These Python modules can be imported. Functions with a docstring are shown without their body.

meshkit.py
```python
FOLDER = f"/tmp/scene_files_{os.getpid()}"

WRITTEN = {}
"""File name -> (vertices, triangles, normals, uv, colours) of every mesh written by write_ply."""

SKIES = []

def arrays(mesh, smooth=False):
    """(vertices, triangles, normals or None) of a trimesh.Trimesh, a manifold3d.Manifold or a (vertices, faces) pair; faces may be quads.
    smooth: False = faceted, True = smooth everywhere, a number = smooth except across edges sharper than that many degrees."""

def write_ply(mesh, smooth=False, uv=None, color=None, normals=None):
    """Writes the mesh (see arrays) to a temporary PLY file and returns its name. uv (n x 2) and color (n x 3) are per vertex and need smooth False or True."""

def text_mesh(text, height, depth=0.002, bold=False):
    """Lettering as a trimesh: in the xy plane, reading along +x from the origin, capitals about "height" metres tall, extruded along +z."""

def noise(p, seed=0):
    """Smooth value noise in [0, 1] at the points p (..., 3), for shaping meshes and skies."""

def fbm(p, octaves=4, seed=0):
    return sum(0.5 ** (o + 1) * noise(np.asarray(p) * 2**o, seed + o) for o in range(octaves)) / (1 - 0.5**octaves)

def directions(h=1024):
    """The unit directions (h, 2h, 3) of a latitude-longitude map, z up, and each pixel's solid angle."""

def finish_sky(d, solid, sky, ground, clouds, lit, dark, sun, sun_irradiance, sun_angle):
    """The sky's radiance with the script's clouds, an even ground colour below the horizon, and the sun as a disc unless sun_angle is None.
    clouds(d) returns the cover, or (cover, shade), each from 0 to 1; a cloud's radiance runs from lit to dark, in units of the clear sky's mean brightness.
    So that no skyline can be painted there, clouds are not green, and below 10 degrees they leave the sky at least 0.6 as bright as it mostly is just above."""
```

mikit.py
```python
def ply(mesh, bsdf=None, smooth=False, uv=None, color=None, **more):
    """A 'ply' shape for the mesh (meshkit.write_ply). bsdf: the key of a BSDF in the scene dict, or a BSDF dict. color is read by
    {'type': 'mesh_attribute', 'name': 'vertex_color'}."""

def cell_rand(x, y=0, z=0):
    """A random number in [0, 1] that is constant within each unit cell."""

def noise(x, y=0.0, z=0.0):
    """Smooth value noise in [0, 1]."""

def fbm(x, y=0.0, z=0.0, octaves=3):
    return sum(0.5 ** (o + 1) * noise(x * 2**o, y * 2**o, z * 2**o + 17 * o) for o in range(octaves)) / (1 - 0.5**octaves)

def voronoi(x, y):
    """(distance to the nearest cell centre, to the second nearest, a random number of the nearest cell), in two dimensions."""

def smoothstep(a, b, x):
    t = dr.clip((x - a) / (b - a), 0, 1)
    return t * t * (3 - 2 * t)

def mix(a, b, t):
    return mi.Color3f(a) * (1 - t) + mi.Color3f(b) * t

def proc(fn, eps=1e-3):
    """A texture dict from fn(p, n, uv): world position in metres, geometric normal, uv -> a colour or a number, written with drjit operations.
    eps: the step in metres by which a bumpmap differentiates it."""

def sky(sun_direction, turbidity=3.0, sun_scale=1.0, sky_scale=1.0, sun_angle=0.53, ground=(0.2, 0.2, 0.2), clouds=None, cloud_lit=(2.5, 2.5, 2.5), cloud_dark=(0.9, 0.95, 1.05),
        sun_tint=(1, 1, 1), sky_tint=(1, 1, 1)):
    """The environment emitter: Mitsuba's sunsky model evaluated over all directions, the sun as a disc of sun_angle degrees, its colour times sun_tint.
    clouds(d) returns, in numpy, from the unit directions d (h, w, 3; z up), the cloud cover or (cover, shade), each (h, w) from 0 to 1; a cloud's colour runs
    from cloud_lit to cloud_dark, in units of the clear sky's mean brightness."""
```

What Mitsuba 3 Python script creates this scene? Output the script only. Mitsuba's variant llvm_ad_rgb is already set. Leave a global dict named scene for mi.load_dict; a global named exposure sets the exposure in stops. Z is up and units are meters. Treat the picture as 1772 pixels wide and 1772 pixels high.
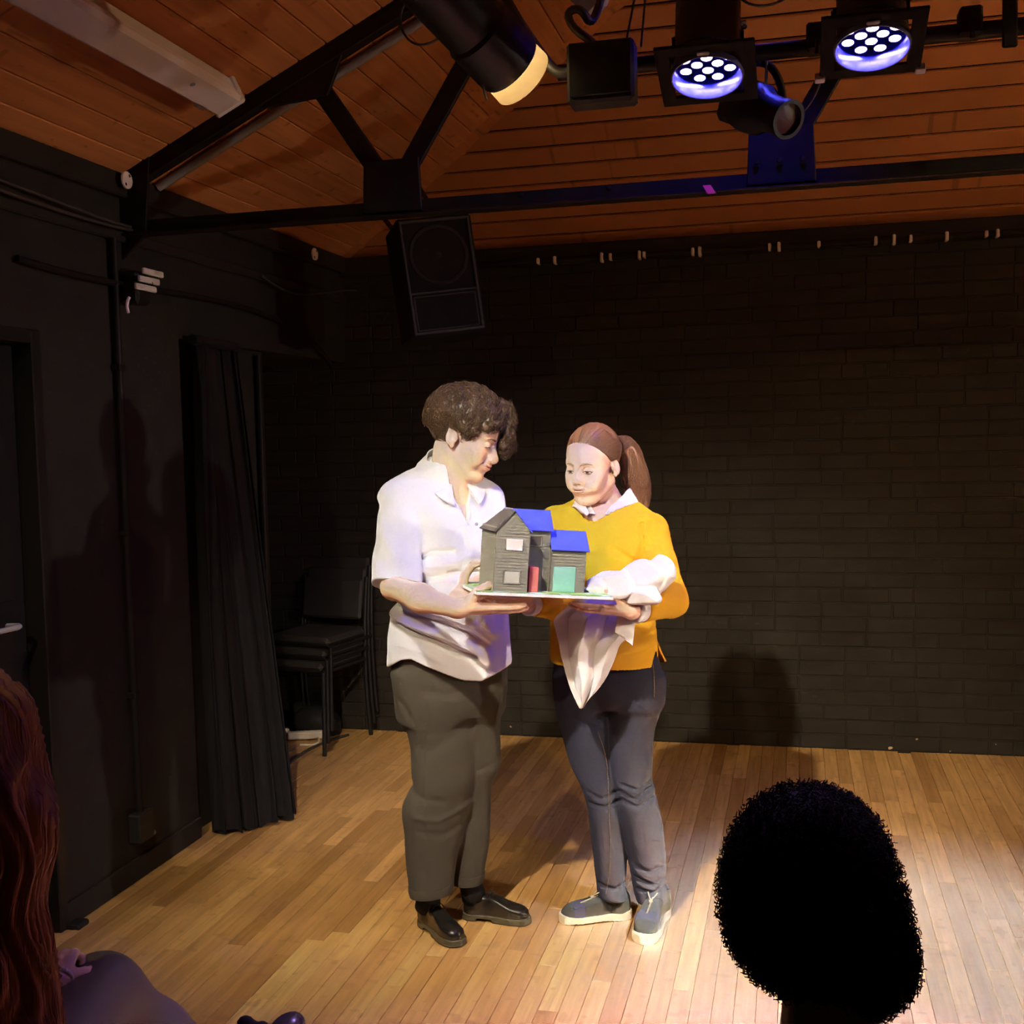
import math, random
import numpy as np, trimesh, mitsuba as mi, drjit as dr, mikit
from mikit import noise, fbm, smoothstep, mix, cell_rand, voronoi, proc
import meshkit
from scipy.spatial.transform import Rotation as Rot

T = mi.ScalarTransform4f
V = lambda *a: np.array(a, float)
rng = np.random.default_rng(7)
scene, labels = {}, {}

# ------------------------------------------------------------------ camera, exposure, lamps
scene['camera'] = {'type': 'perspective', 'fov': 47.894, 'fov_axis': 'x', 'near_clip': 0.05, 'far_clip': 100,
    'to_world': T().look_at(origin=[0, 0, 1.62], target=[-0.241, 0.968, 1.62 - 0.066], up=[0.008 + 0.0, 0.066, 0.998])}
exposure = -0.35
# lamps out of the frame: where they hang, what they are aimed at, radiance of the lens, lens radius, length of the snoot
LAMPS = {
    'key':   dict(pos=(-1.02, 1.40, 2.92), aim=(-0.86, 3.62, 0.86), rad=(29500, 24400, 17600), r=0.036, mouth=0.095, snoot=0.24, label='black spotlight hanging at the left front of the stage'),
    'left':  dict(pos=(-1.75, 0.60, 2.75), aim=(-1.25, 3.65, 0.70), rad=(8200, 6600, 4300), r=0.030, mouth=0.085, snoot=0.20, label='second black spotlight hanging at the left front of the stage'),
    'wash':  dict(pos=(0.95, 0.70, 2.95), aim=(0.70, 5.05, 0.05), rad=(17500, 12300, 6700), r=0.028, mouth=0.085, snoot=0.22, label='black spotlight hanging at the right front of the stage'),
    'side':  dict(pos=(3.05, 2.80, 1.80), aim=(-1.2, 3.70, 0.98), rad=(5200, 4480, 3880), r=0.050, mouth=0.090, snoot=0.24, label='black spotlight on the right wall'),
    'hot':   dict(pos=(1.30, 2.40, 3.12), aim=(0.42, 3.42, 0.0), rad=(1700000, 1200000, 720000), r=0.030, mouth=0.080, snoot=0.27, label='black spotlight hanging on the right over the stage'),
    'blue':  dict(pos=(-0.02, 3.36, 2.98), aim=(-0.62, 3.60, 1.45), rad=(30, 34, 760), r=0.050, mouth=0.075, snoot=0.08, label='blue stage lamp hanging behind the lighting bar'),
    'up':    dict(pos=(3.42, 3.70, 2.42), aim=(2.0, 4.85, 3.40), rad=(720, 440, 235), r=0.100, mouth=0.140, snoot=0.06, label='warm wall lamp on the right wall, turned up at the ceiling'),  # added lamp without a known source, there to brighten the planks
}
POOL = (34, 25, 12)           # lens of the warm spotlight in view
LED = (26, 20, 300)             # the small lenses of the two blue lamps
LED_BEAM = (64, 38, 92)        # and the beam they throw down in front of the stage


# ------------------------------------------------------------------ helpers
def unit(v):
    v = np.asarray(v, float)
    return v / np.linalg.norm(v)


def rot_to(d, up=(0, 0, 1)):
    """3 x 3, columns x, y, z with z along d"""
    z = unit(d)
    x = np.cross(up, z)
    if np.linalg.norm(x) < 1e-6:
        x = np.cross((0, 1, 0), z)
    x = unit(x)
    return np.stack([x, np.cross(z, x), z], 1)


def move(m, R=None, t=(0, 0, 0)):
    v, f = np.asarray(m[0], float), m[1]
    if R is not None:
        v = v @ np.asarray(R).T
    return v + np.asarray(t, float), f


def join(*ms):
    vs, fs, n = [], [], 0
    for v, f in ms:
        f = np.asarray(f)
        if f.shape[1] == 4:
            f = np.vstack([f[:, [0, 1, 2]], f[:, [0, 2, 3]]])
        vs.append(v); fs.append(f + n); n += len(v)
    return np.vstack(vs), np.vstack(fs)


def slab(poly, n, th, b=0.0, b2=None):
    """A plate: its face is the polygon inset by b, its edge starts b below the face; n is the face's outward normal."""
    p = np.asarray(poly, float); n = unit(n); k = len(p)
    area = sum(np.cross(p[i] - p[0], p[(i + 1) % k] - p[0]) for i in range(k))
    if area @ n < 0:
        p = p[::-1]
    e = np.roll(p, -1, 0) - p
    e /= np.linalg.norm(e, axis=1, keepdims=True)
    inn = np.cross(n, e)
    ins = []
    for i in range(k):
        a, c = inn[i - 1], inn[i]
        m = a + c
        ins.append(p[i] + m * (b / max(0.25, (m @ a))))
    ins = np.array(ins)
    d = b if b2 is None else b2
    v = np.vstack([p - n * th, p - n * d, ins])
    f = []
    for i in range(k):
        j = (i + 1) % k
        for l in (0, 1):
            f += [[l * k + i, l * k + j, (l + 1) * k + j], [l * k + i, (l + 1) * k + j, (l + 1) * k + i]]
    for i in range(1, k - 1):
        f += [[2 * k, 2 * k + i, 2 * k + i + 1], [0, i + 1, i]]
    return v, np.array(f)


def box(lo, hi, b=0.004):
    lo, hi = np.minimum(lo, hi).astype(float), np.maximum(lo, hi).astype(float)
    b = min(b, 0.45 * (hi - lo).min())
    c, h = (lo + hi) / 2, (hi - lo) / 2
    pts = []
    for s in np.ndindex(2, 2, 2):
        s = np.array(s) * 2 - 1
        for k in range(3):
            q = h - b; q[k] = h[k]
            pts.append(c + s * q)
    m = trimesh.convex.convex_hull(np.array(pts))
    return np.array(m.vertices), np.array(m.faces)


def cbox(c, size, R=None, b=0.004):
    s = np.asarray(size, float) / 2
    return move(box(-s, s, b), R, c)


def lathe(prof, n=32, cap=True):
    """profile of (r, z), rotated about z"""
    p = np.asarray(prof, float); a = np.arange(n) * 2 * np.pi / n
    v = np.stack([p[:, None, 0] * np.cos(a), p[:, None, 0] * np.sin(a), np.repeat(p[:, 1:], n, 1)], -1).reshape(-1, 3)
    f = []
    for i in range(len(p) - 1):
        for j in range(n):
            k = (j + 1) % n
            f += [[i * n + j, i * n + k, (i + 1) * n + k], [i * n + j, (i + 1) * n + k, (i + 1) * n + j]]
    return v, np.array(f)


def tube(pts, r, n=10, closed=False):
    p = np.asarray(pts, float); m = len(p)
    r = np.broadcast_to(r, (m,))
    t = np.gradient(p, axis=0); t /= np.linalg.norm(t, axis=1, keepdims=True)
    a = np.zeros_like(p); x = np.cross(t[0], (0, 0, 1.0))
    if np.linalg.norm(x) < 0.1: x = np.cross(t[0], (1.0, 0, 0))
    for i in range(m):
        x = x - t[i] * (x @ t[i]); x = unit(x); a[i] = x
    b = np.cross(t, a); ang = np.arange(n) * 2 * np.pi / n
    v = p[:, None] + r[:, None, None] * (np.cos(ang)[None, :, None] * a[:, None] + np.sin(ang)[None, :, None] * b[:, None])
    v = np.vstack([v.reshape(-1, 3), p[:1], p[-1:]]); f = []
    for i in range(m - 1):
        for j in range(n):
            k = (j + 1) % n
            f += [[i * n + j, i * n + k, (i + 1) * n + k], [i * n + j, (i + 1) * n + k, (i + 1) * n + j]]
    for j in range(n):
        k = (j + 1) % n
        f += [[m * n, k, j], [m * n + 1, (m - 1) * n + j, (m - 1) * n + k]]
    return v, np.array(f)


def spline(pts, n=40):
    from scipy.interpolate import CubicSpline
    p = np.asarray(pts, float); d = np.r_[0, np.cumsum(np.linalg.norm(np.diff(p, axis=0), axis=1))]
    return CubicSpline(d, p)(np.linspace(0, d[-1], n))


def bar(a, b, w, h, up=(0, 0, 1), bev=0.004):
    """a beam of section w (sideways) x h (along up) from a to b"""
    a, b = np.asarray(a, float), np.asarray(b, float)
    z = unit(b - a); x = unit(np.cross(up, z)); y = np.cross(z, x)
    L = np.linalg.norm(b - a)
    return move(box((-w / 2, -h / 2, 0), (w / 2, h / 2, L), bev), np.stack([x, y, z], 1), a)


def key(name):
    if name not in scene and name not in labels:
        return name
    i = 1
    while f'{name}_{i:03d}' in scene or f'{name}_{i:03d}' in labels:
        i += 1
    return f'{name}_{i:03d}'


def thing(name, label, cat, group=None):
    k = key(name); labels[k] = {'label': label, 'category': cat}
    if group: labels[k]['group'] = group
    return k


def part(root, name, mesh, mat, smooth=False, label=None, stuff=False, **kw):
    k = key(f'{root}__{name}' if root else name)
    scene[k] = mikit.ply(mesh, mat, smooth=smooth, **kw) if not isinstance(mesh, dict) else mesh
    if label or stuff:
        labels[k] = {}
        if label: labels[k]['label'] = label
        if stuff: labels[k]['kind'] = 'stuff'
    return k


def solo(name, mesh, mat, label, cat, smooth=False, group=None, **kw):
    k = thing(name, label, cat, group)
    scene[k] = mikit.ply(mesh, mat, smooth=smooth, **kw)
    return k


def struct(name, mesh, mat, label=None, smooth=False, **kw):
    scene[name] = mikit.ply(mesh, mat, smooth=smooth, **kw)
    labels[name] = {'kind': 'structure'}
    if label: labels[name]['label'] = label
    return name


def mat(name, color, rough=0.5, metal=0.0, spec=0.5, bump=None, scale=0.001, eps=1e-3, **kw):
    c = {'type': 'rgb', 'value': list(color)} if isinstance(color, (tuple, list)) else color
    m = {'type': 'principled', 'base_color': c, 'roughness': rough, 'metallic': metal, 'specular': spec, **kw}
    if bump is not None:
        m = {'type': 'bumpmap', 'arbitrary': proc(bump, eps), 'scale': scale, 'bsdf': m}
    scene[name] = {'type': 'twosided', 'bsdf': m}
    return name


# ------------------------------------------------------------------ materials
def col_black(p, n, uv):
    t = fbm(p.x * 9, p.y * 9, p.z * 9, 3)
    chips = smoothstep(0.80, 0.83, noise(p.x * 60, p.y * 60, p.z * 60) * (0.62 + 0.5 * noise(p.x * 3, p.y * 3, p.z * 3)))
    return mix(mix((0.0085, 0.0078, 0.0071), (0.0142, 0.0130, 0.0114), t), (0.16, 0.14, 0.11), chips * 0.04)
mat('black_wall_paint', proc(col_black), 0.7, spec=0.10, bump=lambda p, n, uv: fbm(p.x * 40, p.y * 40, p.z * 40, 2), scale=0.0015)
mat('black_brick_paint', proc(lambda p, n, uv: col_black(p, n, uv) * mi.Color3f(1.40, 1.34, 1.18)), 0.7, spec=0.10, bump=lambda p, n, uv: fbm(p.x * 30, p.y * 30, p.z * 30, 2), scale=0.002)
mat('black_steel', (0.0045, 0.0045, 0.005), 0.55, spec=0.10)
mat('black_enamel', (0.006, 0.006, 0.0065), 0.4, spec=0.15)
mat('black_cloth', (0.007, 0.007, 0.0078), 0.95, spec=0.03, sheen=0.05)
mat('black_plastic', (0.009, 0.009, 0.009), 0.55, spec=0.15)
mat('grey_steel', (0.20, 0.195, 0.20), 0.5)
mat('white_paint', (0.62, 0.57, 0.53), 0.5)
mat('cream_plastic', (0.62, 0.56, 0.46), 0.5)


def col_floor(p, n, uv):
    tone, off = uv.x, uv.y
    g = fbm(p.x * 90 + off * 37, p.y * 5 + off * 91, 0.0, 3)
    g2 = fbm(p.x * 260 + off * 11, p.y * 14, 0.0, 2)
    blot = fbm(p.x * 2.2, p.y * 2.2, 3.0, 3)
    c = mix((0.222, 0.118, 0.039), (0.395, 0.232, 0.084), tone)
    c = c * (0.72 + 0.42 * g + 0.14 * g2)
    c = mix(c, mi.Color3f(0.26, 0.145, 0.07), smoothstep(0.52, 0.8, blot) * 0.35)
    spot = smoothstep(0.83, 0.87, noise(p.x * 34, p.y * 34, 1.0))
    return mix(c, mi.Color3f(0.14, 0.08, 0.04), spot * 0.25)
mat('floor_wood', proc(col_floor), 0.33, spec=0.45, bump=lambda p, n, uv: fbm(p.x * 120 + uv.y * 31, p.y * 6, 0.0, 2), scale=0.0005)
mat('floor_gap', (0.03, 0.017, 0.008), 0.8)


def col_ceil(p, n, uv):
    tone, off = uv.x, uv.y
    a = smoothstep(1.5, 1.6, off)                 # 1: planks that run along x
    o = off - 2 * a
    u = p.x * a + p.y * (1 - a); w = (p.y + p.z * 1.4) * a + (p.x + p.z) * (1 - a)
    g = fbm(w * 38 + o * 57, u * 2.2 + o * 33, 0.0, 3)
    g2 = fbm(w * 120 + o * 17, u * 5, 2.0, 2)
    knot = smoothstep(0.90, 0.95, noise(w * 30 + o * 13, u * 20 + o * 7, 5.0))
    c = mix((0.34, 0.112, 0.034), (0.47, 0.172, 0.057), tone)
    c = c * (0.76 + 0.36 * g + 0.10 * g2)
    return mix(c, mi.Color3f(0.09, 0.03, 0.012), knot * 0.4)
mat('ceiling_wood', proc(col_ceil), 0.5, spec=0.3)
mat('ceiling_gap', (0.012, 0.006, 0.003), 0.9)


# ------------------------------------------------------------------ the room
XL, XR, YB, YF, ZE = -2.405, 3.60, 5.962, -2.60, 2.60       # walls and eaves
ML, MB = 0.47, 0.71                                          # pitch of the side slopes and of the hip end
XC = (XL + XR) / 2
ZR = ZE + ML * (XC - XL)
YA = YB - (ZR - ZE) / MB                                     # where the hip end meets the ridge
hipx = lambda y: XL + (YB - y) * MB / ML                     # left hip line

# floor: boards along y
struct('floor', box((XL - 0.7, YF, -0.06), (XR, YB, -0.018), 0), 'floor_gap', 'worn honey-coloured strip wood floor')
BW = 0.060
cells = []
x = XL - 0.60
while x < XR - 0.01:
    y = YF + rng.uniform(0, 0.8)
    ys = [YF]
    while y < YB:
        ys.append(y); y += rng.choice([0.45, 0.7, 0.95, 1.2, 1.5]) * rng.uniform(0.85, 1.15)
    ys.append(YB)
    for a, b in zip(ys[:-1], ys[1:]):
        if b - a > 0.03:
            cells.append((x, a, b))
    x += BW
def seen(x, y, z):
    d = np.array([x, y, z - 1.62]); w = -0.241 * d[0] + 0.968 * d[1] - 0.066 * d[2]
    return 1 / w ** 2 if w > 0.3 and abs(0.970 * d[0] + 0.242 * d[1]) / w < 0.46 and abs(d[2] + 0.066 * w) / w < 0.46 else 0
def board(c):
    x, a, b = c; dz = rng.uniform(-0.0006, 0.0006)
    m = slab([(x, a, dz), (x + BW - 0.0012, a, dz), (x + BW - 0.0012, b - 0.001, dz), (x, b - 0.001, dz)], (0, 0, 1), 0.018, 0.0012)
    t = np.clip(rng.normal(0.55, 0.27), 0, 1)
    return m, np.tile([t, rng.uniform(0, 1)], (len(m[0]), 1))
score = []
for c in cells:
    ys = np.arange(c[1], c[2], 0.05)
    score.append(sum(seen(c[0] + 0.03, y, 0) for y in ys))
order = np.argsort(score)[::-1]
rest, restuv = [], []
for r, i in enumerate(order):
    m, uv = board(cells[i])
    if r < 300 and score[i] > 0:
        part('floor', 'board', m, 'floor_wood', uv=uv)
    else:
        rest.append(m); restuv.append(uv)
part('floor', 'board_field', join(*rest), 'floor_wood', stuff=True, uv=np.vstack(restuv))

# back wall: painted brick
struct('wall_back', box((XL - 0.75, YB + 0.0035, -0.02), (XR, YB + 0.16, ZE + 0.1), 0), 'black_brick_paint', 'black painted brick wall behind the stage')
BL, BH = 0.225, 0.0745
bricks = []
for r in range(35):
    z = r * BH
    off = (r % 2) * BL / 2 + rng.uniform(-0.012, 0.012)
    x = XL - 0.75 - off
    while x < XR:
        L = BL if rng.uniform() > 0.14 else BL / 2
        bricks.append((max(x, XL - 0.75), min(x + L, XR), z)); x += L
bricks = [b for b in bricks if b[1] - b[0] > 0.03]
shapes = {}
def brick_mesh(w, k):
    q = np.random.default_rng(k); h = BH
    d = q.uniform(0.0, 0.004, 4)
    g = 0.0032
    P = [(g, -d[0], g), (w - g, -d[1], g), (w - g, -d[2], h - g), (g, -d[3], h - g)]
    return slab(P, (0, -1, 0), 0.012, 0.003)
# the light falls on the right and lower part; those bricks (and all the large ones) are single pieces
def bscore(b):
    xm, z = (b[0] + b[1]) / 2, b[2]
    hidden = (-1.62 < xm < -0.42 and z < 2.1)
    return seen(xm, YB, z + 0.03) * (0.02 if hidden else 1) * (b[1] - b[0]) / BL * (1.5 if (xm > -0.6 and z < 1.55) else 1)
bs = [bscore(b) for b in bricks]
rest = []
for r, i in enumerate(np.argsort(bs)[::-1]):
    x0, x1, z = bricks[i]; w = round(x1 - x0, 3)
    k = (w, int(rng.integers(5)))
    if k not in shapes:
        shapes[k] = (brick_mesh(*k), mikit.ply(brick_mesh(*k), 'black_brick_paint'))
    if r < 300:
        part('wall_back', 'brick', {**shapes[k][1], 'to_world': T().translate([x0, YB, z])}, None)
    else:
        rest.append(move(shapes[k][0], None, (x0, YB, z)))
part('wall_back', 'brick_field', join(*rest), 'black_brick_paint', stuff=True)

# left wall: pier, recess behind the chairs, door recess
struct('wall_left', join(
    box((XL - 0.12, 3.295, 0), (XL, 4.20, 2.60), 0),                 # flat stretch with the pipe
    box((XL - 0.12, 3.0, 1.965), (XL, 3.30, 2.60), 0),               # over the door
    box((XL - 0.12, 2.3, 1.965), (XL, 3.0, 2.60), 0), box((XL - 0.12, YF, 0), (XL, 2.3, 2.60), 0),
    box((XL - 0.16, 4.20, 0), (XL - 0.05, 5.04, 2.05), 0),           # slightly set back behind the curtain
    box((XL - 0.75, 4.98, 0), (XL - 0.16, 5.04, 2.1), 0),            # return of the recess
    box((XL - 0.80, 5.0, 0), (XL - 0.68, YB, 2.1), 0),               # recess wall
    box((XL - 0.75, 4.20, 2.04), (XL, YB, 2.60), 0)), 'black_wall_paint', 'black painted left wall')
struct('wall_right', box((XR, YF, -0.02), (XR + 0.1, YB, ZE + 0.1), 0), 'black_wall_paint')
struct('wall_front', box((XL - 0.2, YF - 0.1, -0.02), (XR, YF, 4.2), 0), 'black_wall_paint')
# ledge along the left wall with the cables, and eaves boards
struct('trim_1', join(box((XL, YF, 2.52), (XL + 0.035, YB, 2.605), 0.006), box((XL, YF, 2.36), (XL + 0.02, YB, 2.40), 0.006)), 'black_wall_paint', 'black eaves board along the left wall')
struct('trim_2', box((XL, YB - 0.05, 2.50), (XR, YB, 2.60), 0.006), 'black_wall_paint', 'black eaves board over the brick wall')
struct('baseboard_left', box((XL, 3.295, 0), (XL + 0.012, 4.2, 0.085), 0.003), 'black_wall_paint', 'scuffed black skirting board')
k = struct('door_1', box((XL - 0.11, 2.36, 0.006), (XL - 0.06, 3.26, 1.95), 0.004), 'black_enamel', 'black door at the left edge')
part(k, 'door_frame', join(box((XL - 0.12, 3.262, 0), (XL + 0.012, 3.31, 2.0), 0.004), box((XL - 0.12, 2.30, 1.955), (XL + 0.012, 3.262, 2.0), 0.004)), 'black_enamel')
part(k, 'push_plate', box((XL - 0.062, 3.10, 0.93), (XL - 0.057, 3.20, 1.13), 0.002), 'black_steel')
part(k, 'door_handle', tube(spline([(XL - 0.06, 3.16, 1.05), (XL - 0.01, 3.16, 1.05), (XL - 0.005, 3.10, 1.05), (XL - 0.005, 3.03, 1.05)], 16), 0.009), 'grey_steel', smooth=40)

# ceiling: planks on four slopes (each plank a piece), backing above
zl = lambda x: ZE + ML * (x - XL)
zb = lambda y: ZE + MB * (YB - y)
B = 0.03
back = [([(XL - .2, YF, zl(XL - .2) + B), (XC, YF, ZR + B), (XC, YA, ZR + B), (XL - .2, YB + .2, zl(XL - .2) + B)], (0.42, 0, -1)),
        ([(XR + .2, YF, zl(XL - .2) + B), (XR + .2, YB + .2, zl(XL - .2) + B), (XC, YA, ZR + B), (XC, YF, ZR + B)], (-0.42, 0, -1)),
        ([(XL - .2, YB + .2, zb(YB + .2) + B), (XR + .2, YB + .2, zb(YB + .2) + B), (XC, YA, ZR + B)], (0, -0.55, -1))]
struct('ceiling', join(*[slab(p, n, 0.03) for p, n in back]), 'ceiling_gap', 'sloping ceiling of varnished orange-brown wood planks')
PW = 0.1145
nl = unit((ML, 0, -1)); nb = unit((0, -MB, -1)); nr = unit((-ML, 0, -1))
def plank(P, n, along_x):
    m = slab(P, n, 0.014, 0.004)
    t = np.clip(rng.normal(0.5, 0.3), 0, 1)
    part('ceiling', 'plank', m, 'ceiling_wood', uv=np.tile([t, rng.uniform(0, 0.99) + 2 * along_x], (len(m[0]), 1)))
c1 = PW / math.sqrt(1 + ML * ML); c2 = PW / math.sqrt(1 + MB * MB)
x = XL + 0.001
while x < XC - 0.02:                      # left slope
    x1 = min(x + c1, XC) - 0.0022
    yh = lambda q: YB - (q - XL) * ML / MB
    cuts = [YF] + sorted(rng.uniform(1.2, 5.2, 1)) + [None]
    for a, b in zip(cuts[:-1], cuts[1:]):
        ya = a
        yb0, yb1 = (yh(x) - 0.01, yh(x1) - 0.01) if b is None else (b - 0.002, b - 0.002)
        if min(yb0, yb1) > ya + 0.05:
            plank([(x, ya, zl(x)), (x1, ya, zl(x1)), (x1, yb1, zl(x1)), (x, yb0, zl(x))], nl, 0)
        elif b is None: pass
    x += c1
y = YB - 0.068
ylist = [YB]
while y > YA:
    ylist.append(y); y -= c2
ylist.append(YA)
for y0, y1 in zip(ylist[:-1], ylist[1:]):  # hip end over the stage
    y1 += 0.0105
    if y0 - y1 < 0.01: continue
    l0, l1 = hipx(y0) + 0.01, hipx(y1) + 0.01
    plank([(l0, y0, zb(y0)), (2 * XC - l0, y0, zb(y0)), (2 * XC - l1, y1, zb(y1)), (l1, y1, zb(y1))], nb, 1)
x = XR - 0.001
while x > XC + 0.02:                      # right slope, outside the frame
    x1 = max(x - c1, XC) + 0.002
    yh = lambda q: YB - (XR - q) * ML / MB
    z0, z1 = ZE + ML * (XR - x), ZE + ML * (XR - x1)
    plank([(x, YF, z0), (x1, YF, z1), (x1, yh(x1) - 0.01, z1), (x, yh(x) - 0.01, z0)], nr, 0)
    x -= c1
# board that covers the hip joint
a, b = V(XL + 0.02, YB - 0.014, ZE + 0.006), V(XC, YA, ZR - 0.01)
hm = bar(a, b, 0.085, 0.012, up=unit(nl + nb), bev=0.003)
part('ceiling', 'hip_board', hm, 'ceiling_wood', uv=np.tile([0.85, 0.3], (len(hm[0]), 1)), label='diagonal cover board where the two slopes meet')

# roof truss
YT = 3.85
tr = thing('roof_truss', 'black painted steel roof truss crossing above the stage', 'roof truss')
part(tr, 'tie_beam', join(bar((XL, YT, 2.411), (XR, YT, 2.411), 0.012, 0.062), bar((XL, YT - 0.03, 2.384), (XR, YT - 0.03, 2.384), 0.06, 0.008)), 'black_steel', label='horizontal black bottom beam')
part(tr, 'rafter', bar((XL, YT, ZE - 0.005), (XC, YT, ZR - 0.005), 0.05, 0.11), 'black_steel', label='sloping black beam under the ceiling')
part(tr, 'rafter', bar((XR, YT, ZE - 0.005), (XC, YT, ZR - 0.005), 0.05, 0.11), 'black_steel', label='sloping black beam under the ceiling')
part(tr, 'end_plate', slab([(XL, YT - 0.03, 2.30), (XL + 0.10, YT - 0.03, 2.38), (XL + 0.13, YT - 0.03, 2.66), (XL, YT - 0.03, 2.62)], (0, -1, 0), 0.012, 0.002), 'black_steel')
def plate(cx, z0, z1, w0, w1):
    return slab([(cx - w0, YT - 0.02, z0), (cx + w0, YT - 0.02, z0), (cx + w1, YT - 0.02, z1), (cx - w1, YT - 0.02, z1)], (0, -1, 0), 0.014, 0.003)
for cx in (-1.355, -0.045, 1.245, 2.555):
    part(tr, 'gusset_plate', plate(cx, 2.40, 2.58, 0.108, 0.100), 'black_steel')
top = lambda x: ZE + ML * ((x - XL) if x < XC else (XR - x)) - 0.03
for cx in (-1.67, -0.55, 1.75, 2.87):
    z = top(cx)
    part(tr, 'gusset_plate', slab([(cx - 0.16, YT - 0.02, z - 0.12), (cx + 0.09, YT - 0.02, z - 0.10), (cx + 0.15, YT - 0.02, z + 0.04), (cx - 0.10, YT - 0.02, z - 0.05)], (0, -1, 0), 0.014, 0.003), 'black_steel')
for x0, x1 in ((-1.41, -1.63), (-1.30, -0.62), (-0.10, -0.50), (0.0, 0.55), (1.19, 0.65), (1.30, 1.70), (2.5, 1.80), (2.6, 2.83)):
    zt = top(x1) - 0.06
    if x0 == -1.30: x1, zt = -0.86, 3.22
    if x0 == 0.0: x1, zt = 0.50, 3.38
    part(tr, 'strut', bar((x0, YT, 2.55), (x1, YT, zt), 0.02, 0.068, up=(0, 0, 1) if False else unit(np.cross((0, 1, 0), (x1 - x0, 0, zt - 2.55)))), 'black_steel')
mat('pink_tape', (0.75, 0.05, 0.13), 0.5)
part(tr, 'tape', slab([(-0.290, YT - 0.063, 2.404), (-0.265, YT - 0.063, 2.404), (-0.247, YT - 0.063, 2.376), (-0.275, YT - 0.063, 2.376)], (0, -1, 0), 0.003, 0.0005), 'pink_tape', label='scrap of bright pink tape on the beam')
for bx in (-0.9, -0.6, -0.12, 0.02, -0.05):
    part(tr, 'bolt', move(lathe([(0, .010), (.008, .009), (.010, 0)], 8), rot_to((0, -1, 0)), (bx, YT - 0.036 if abs(bx + .05) < .1 else YT - .008, 2.43 if bx < -.2 else 2.47)), 'black_steel', smooth=30)

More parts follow.
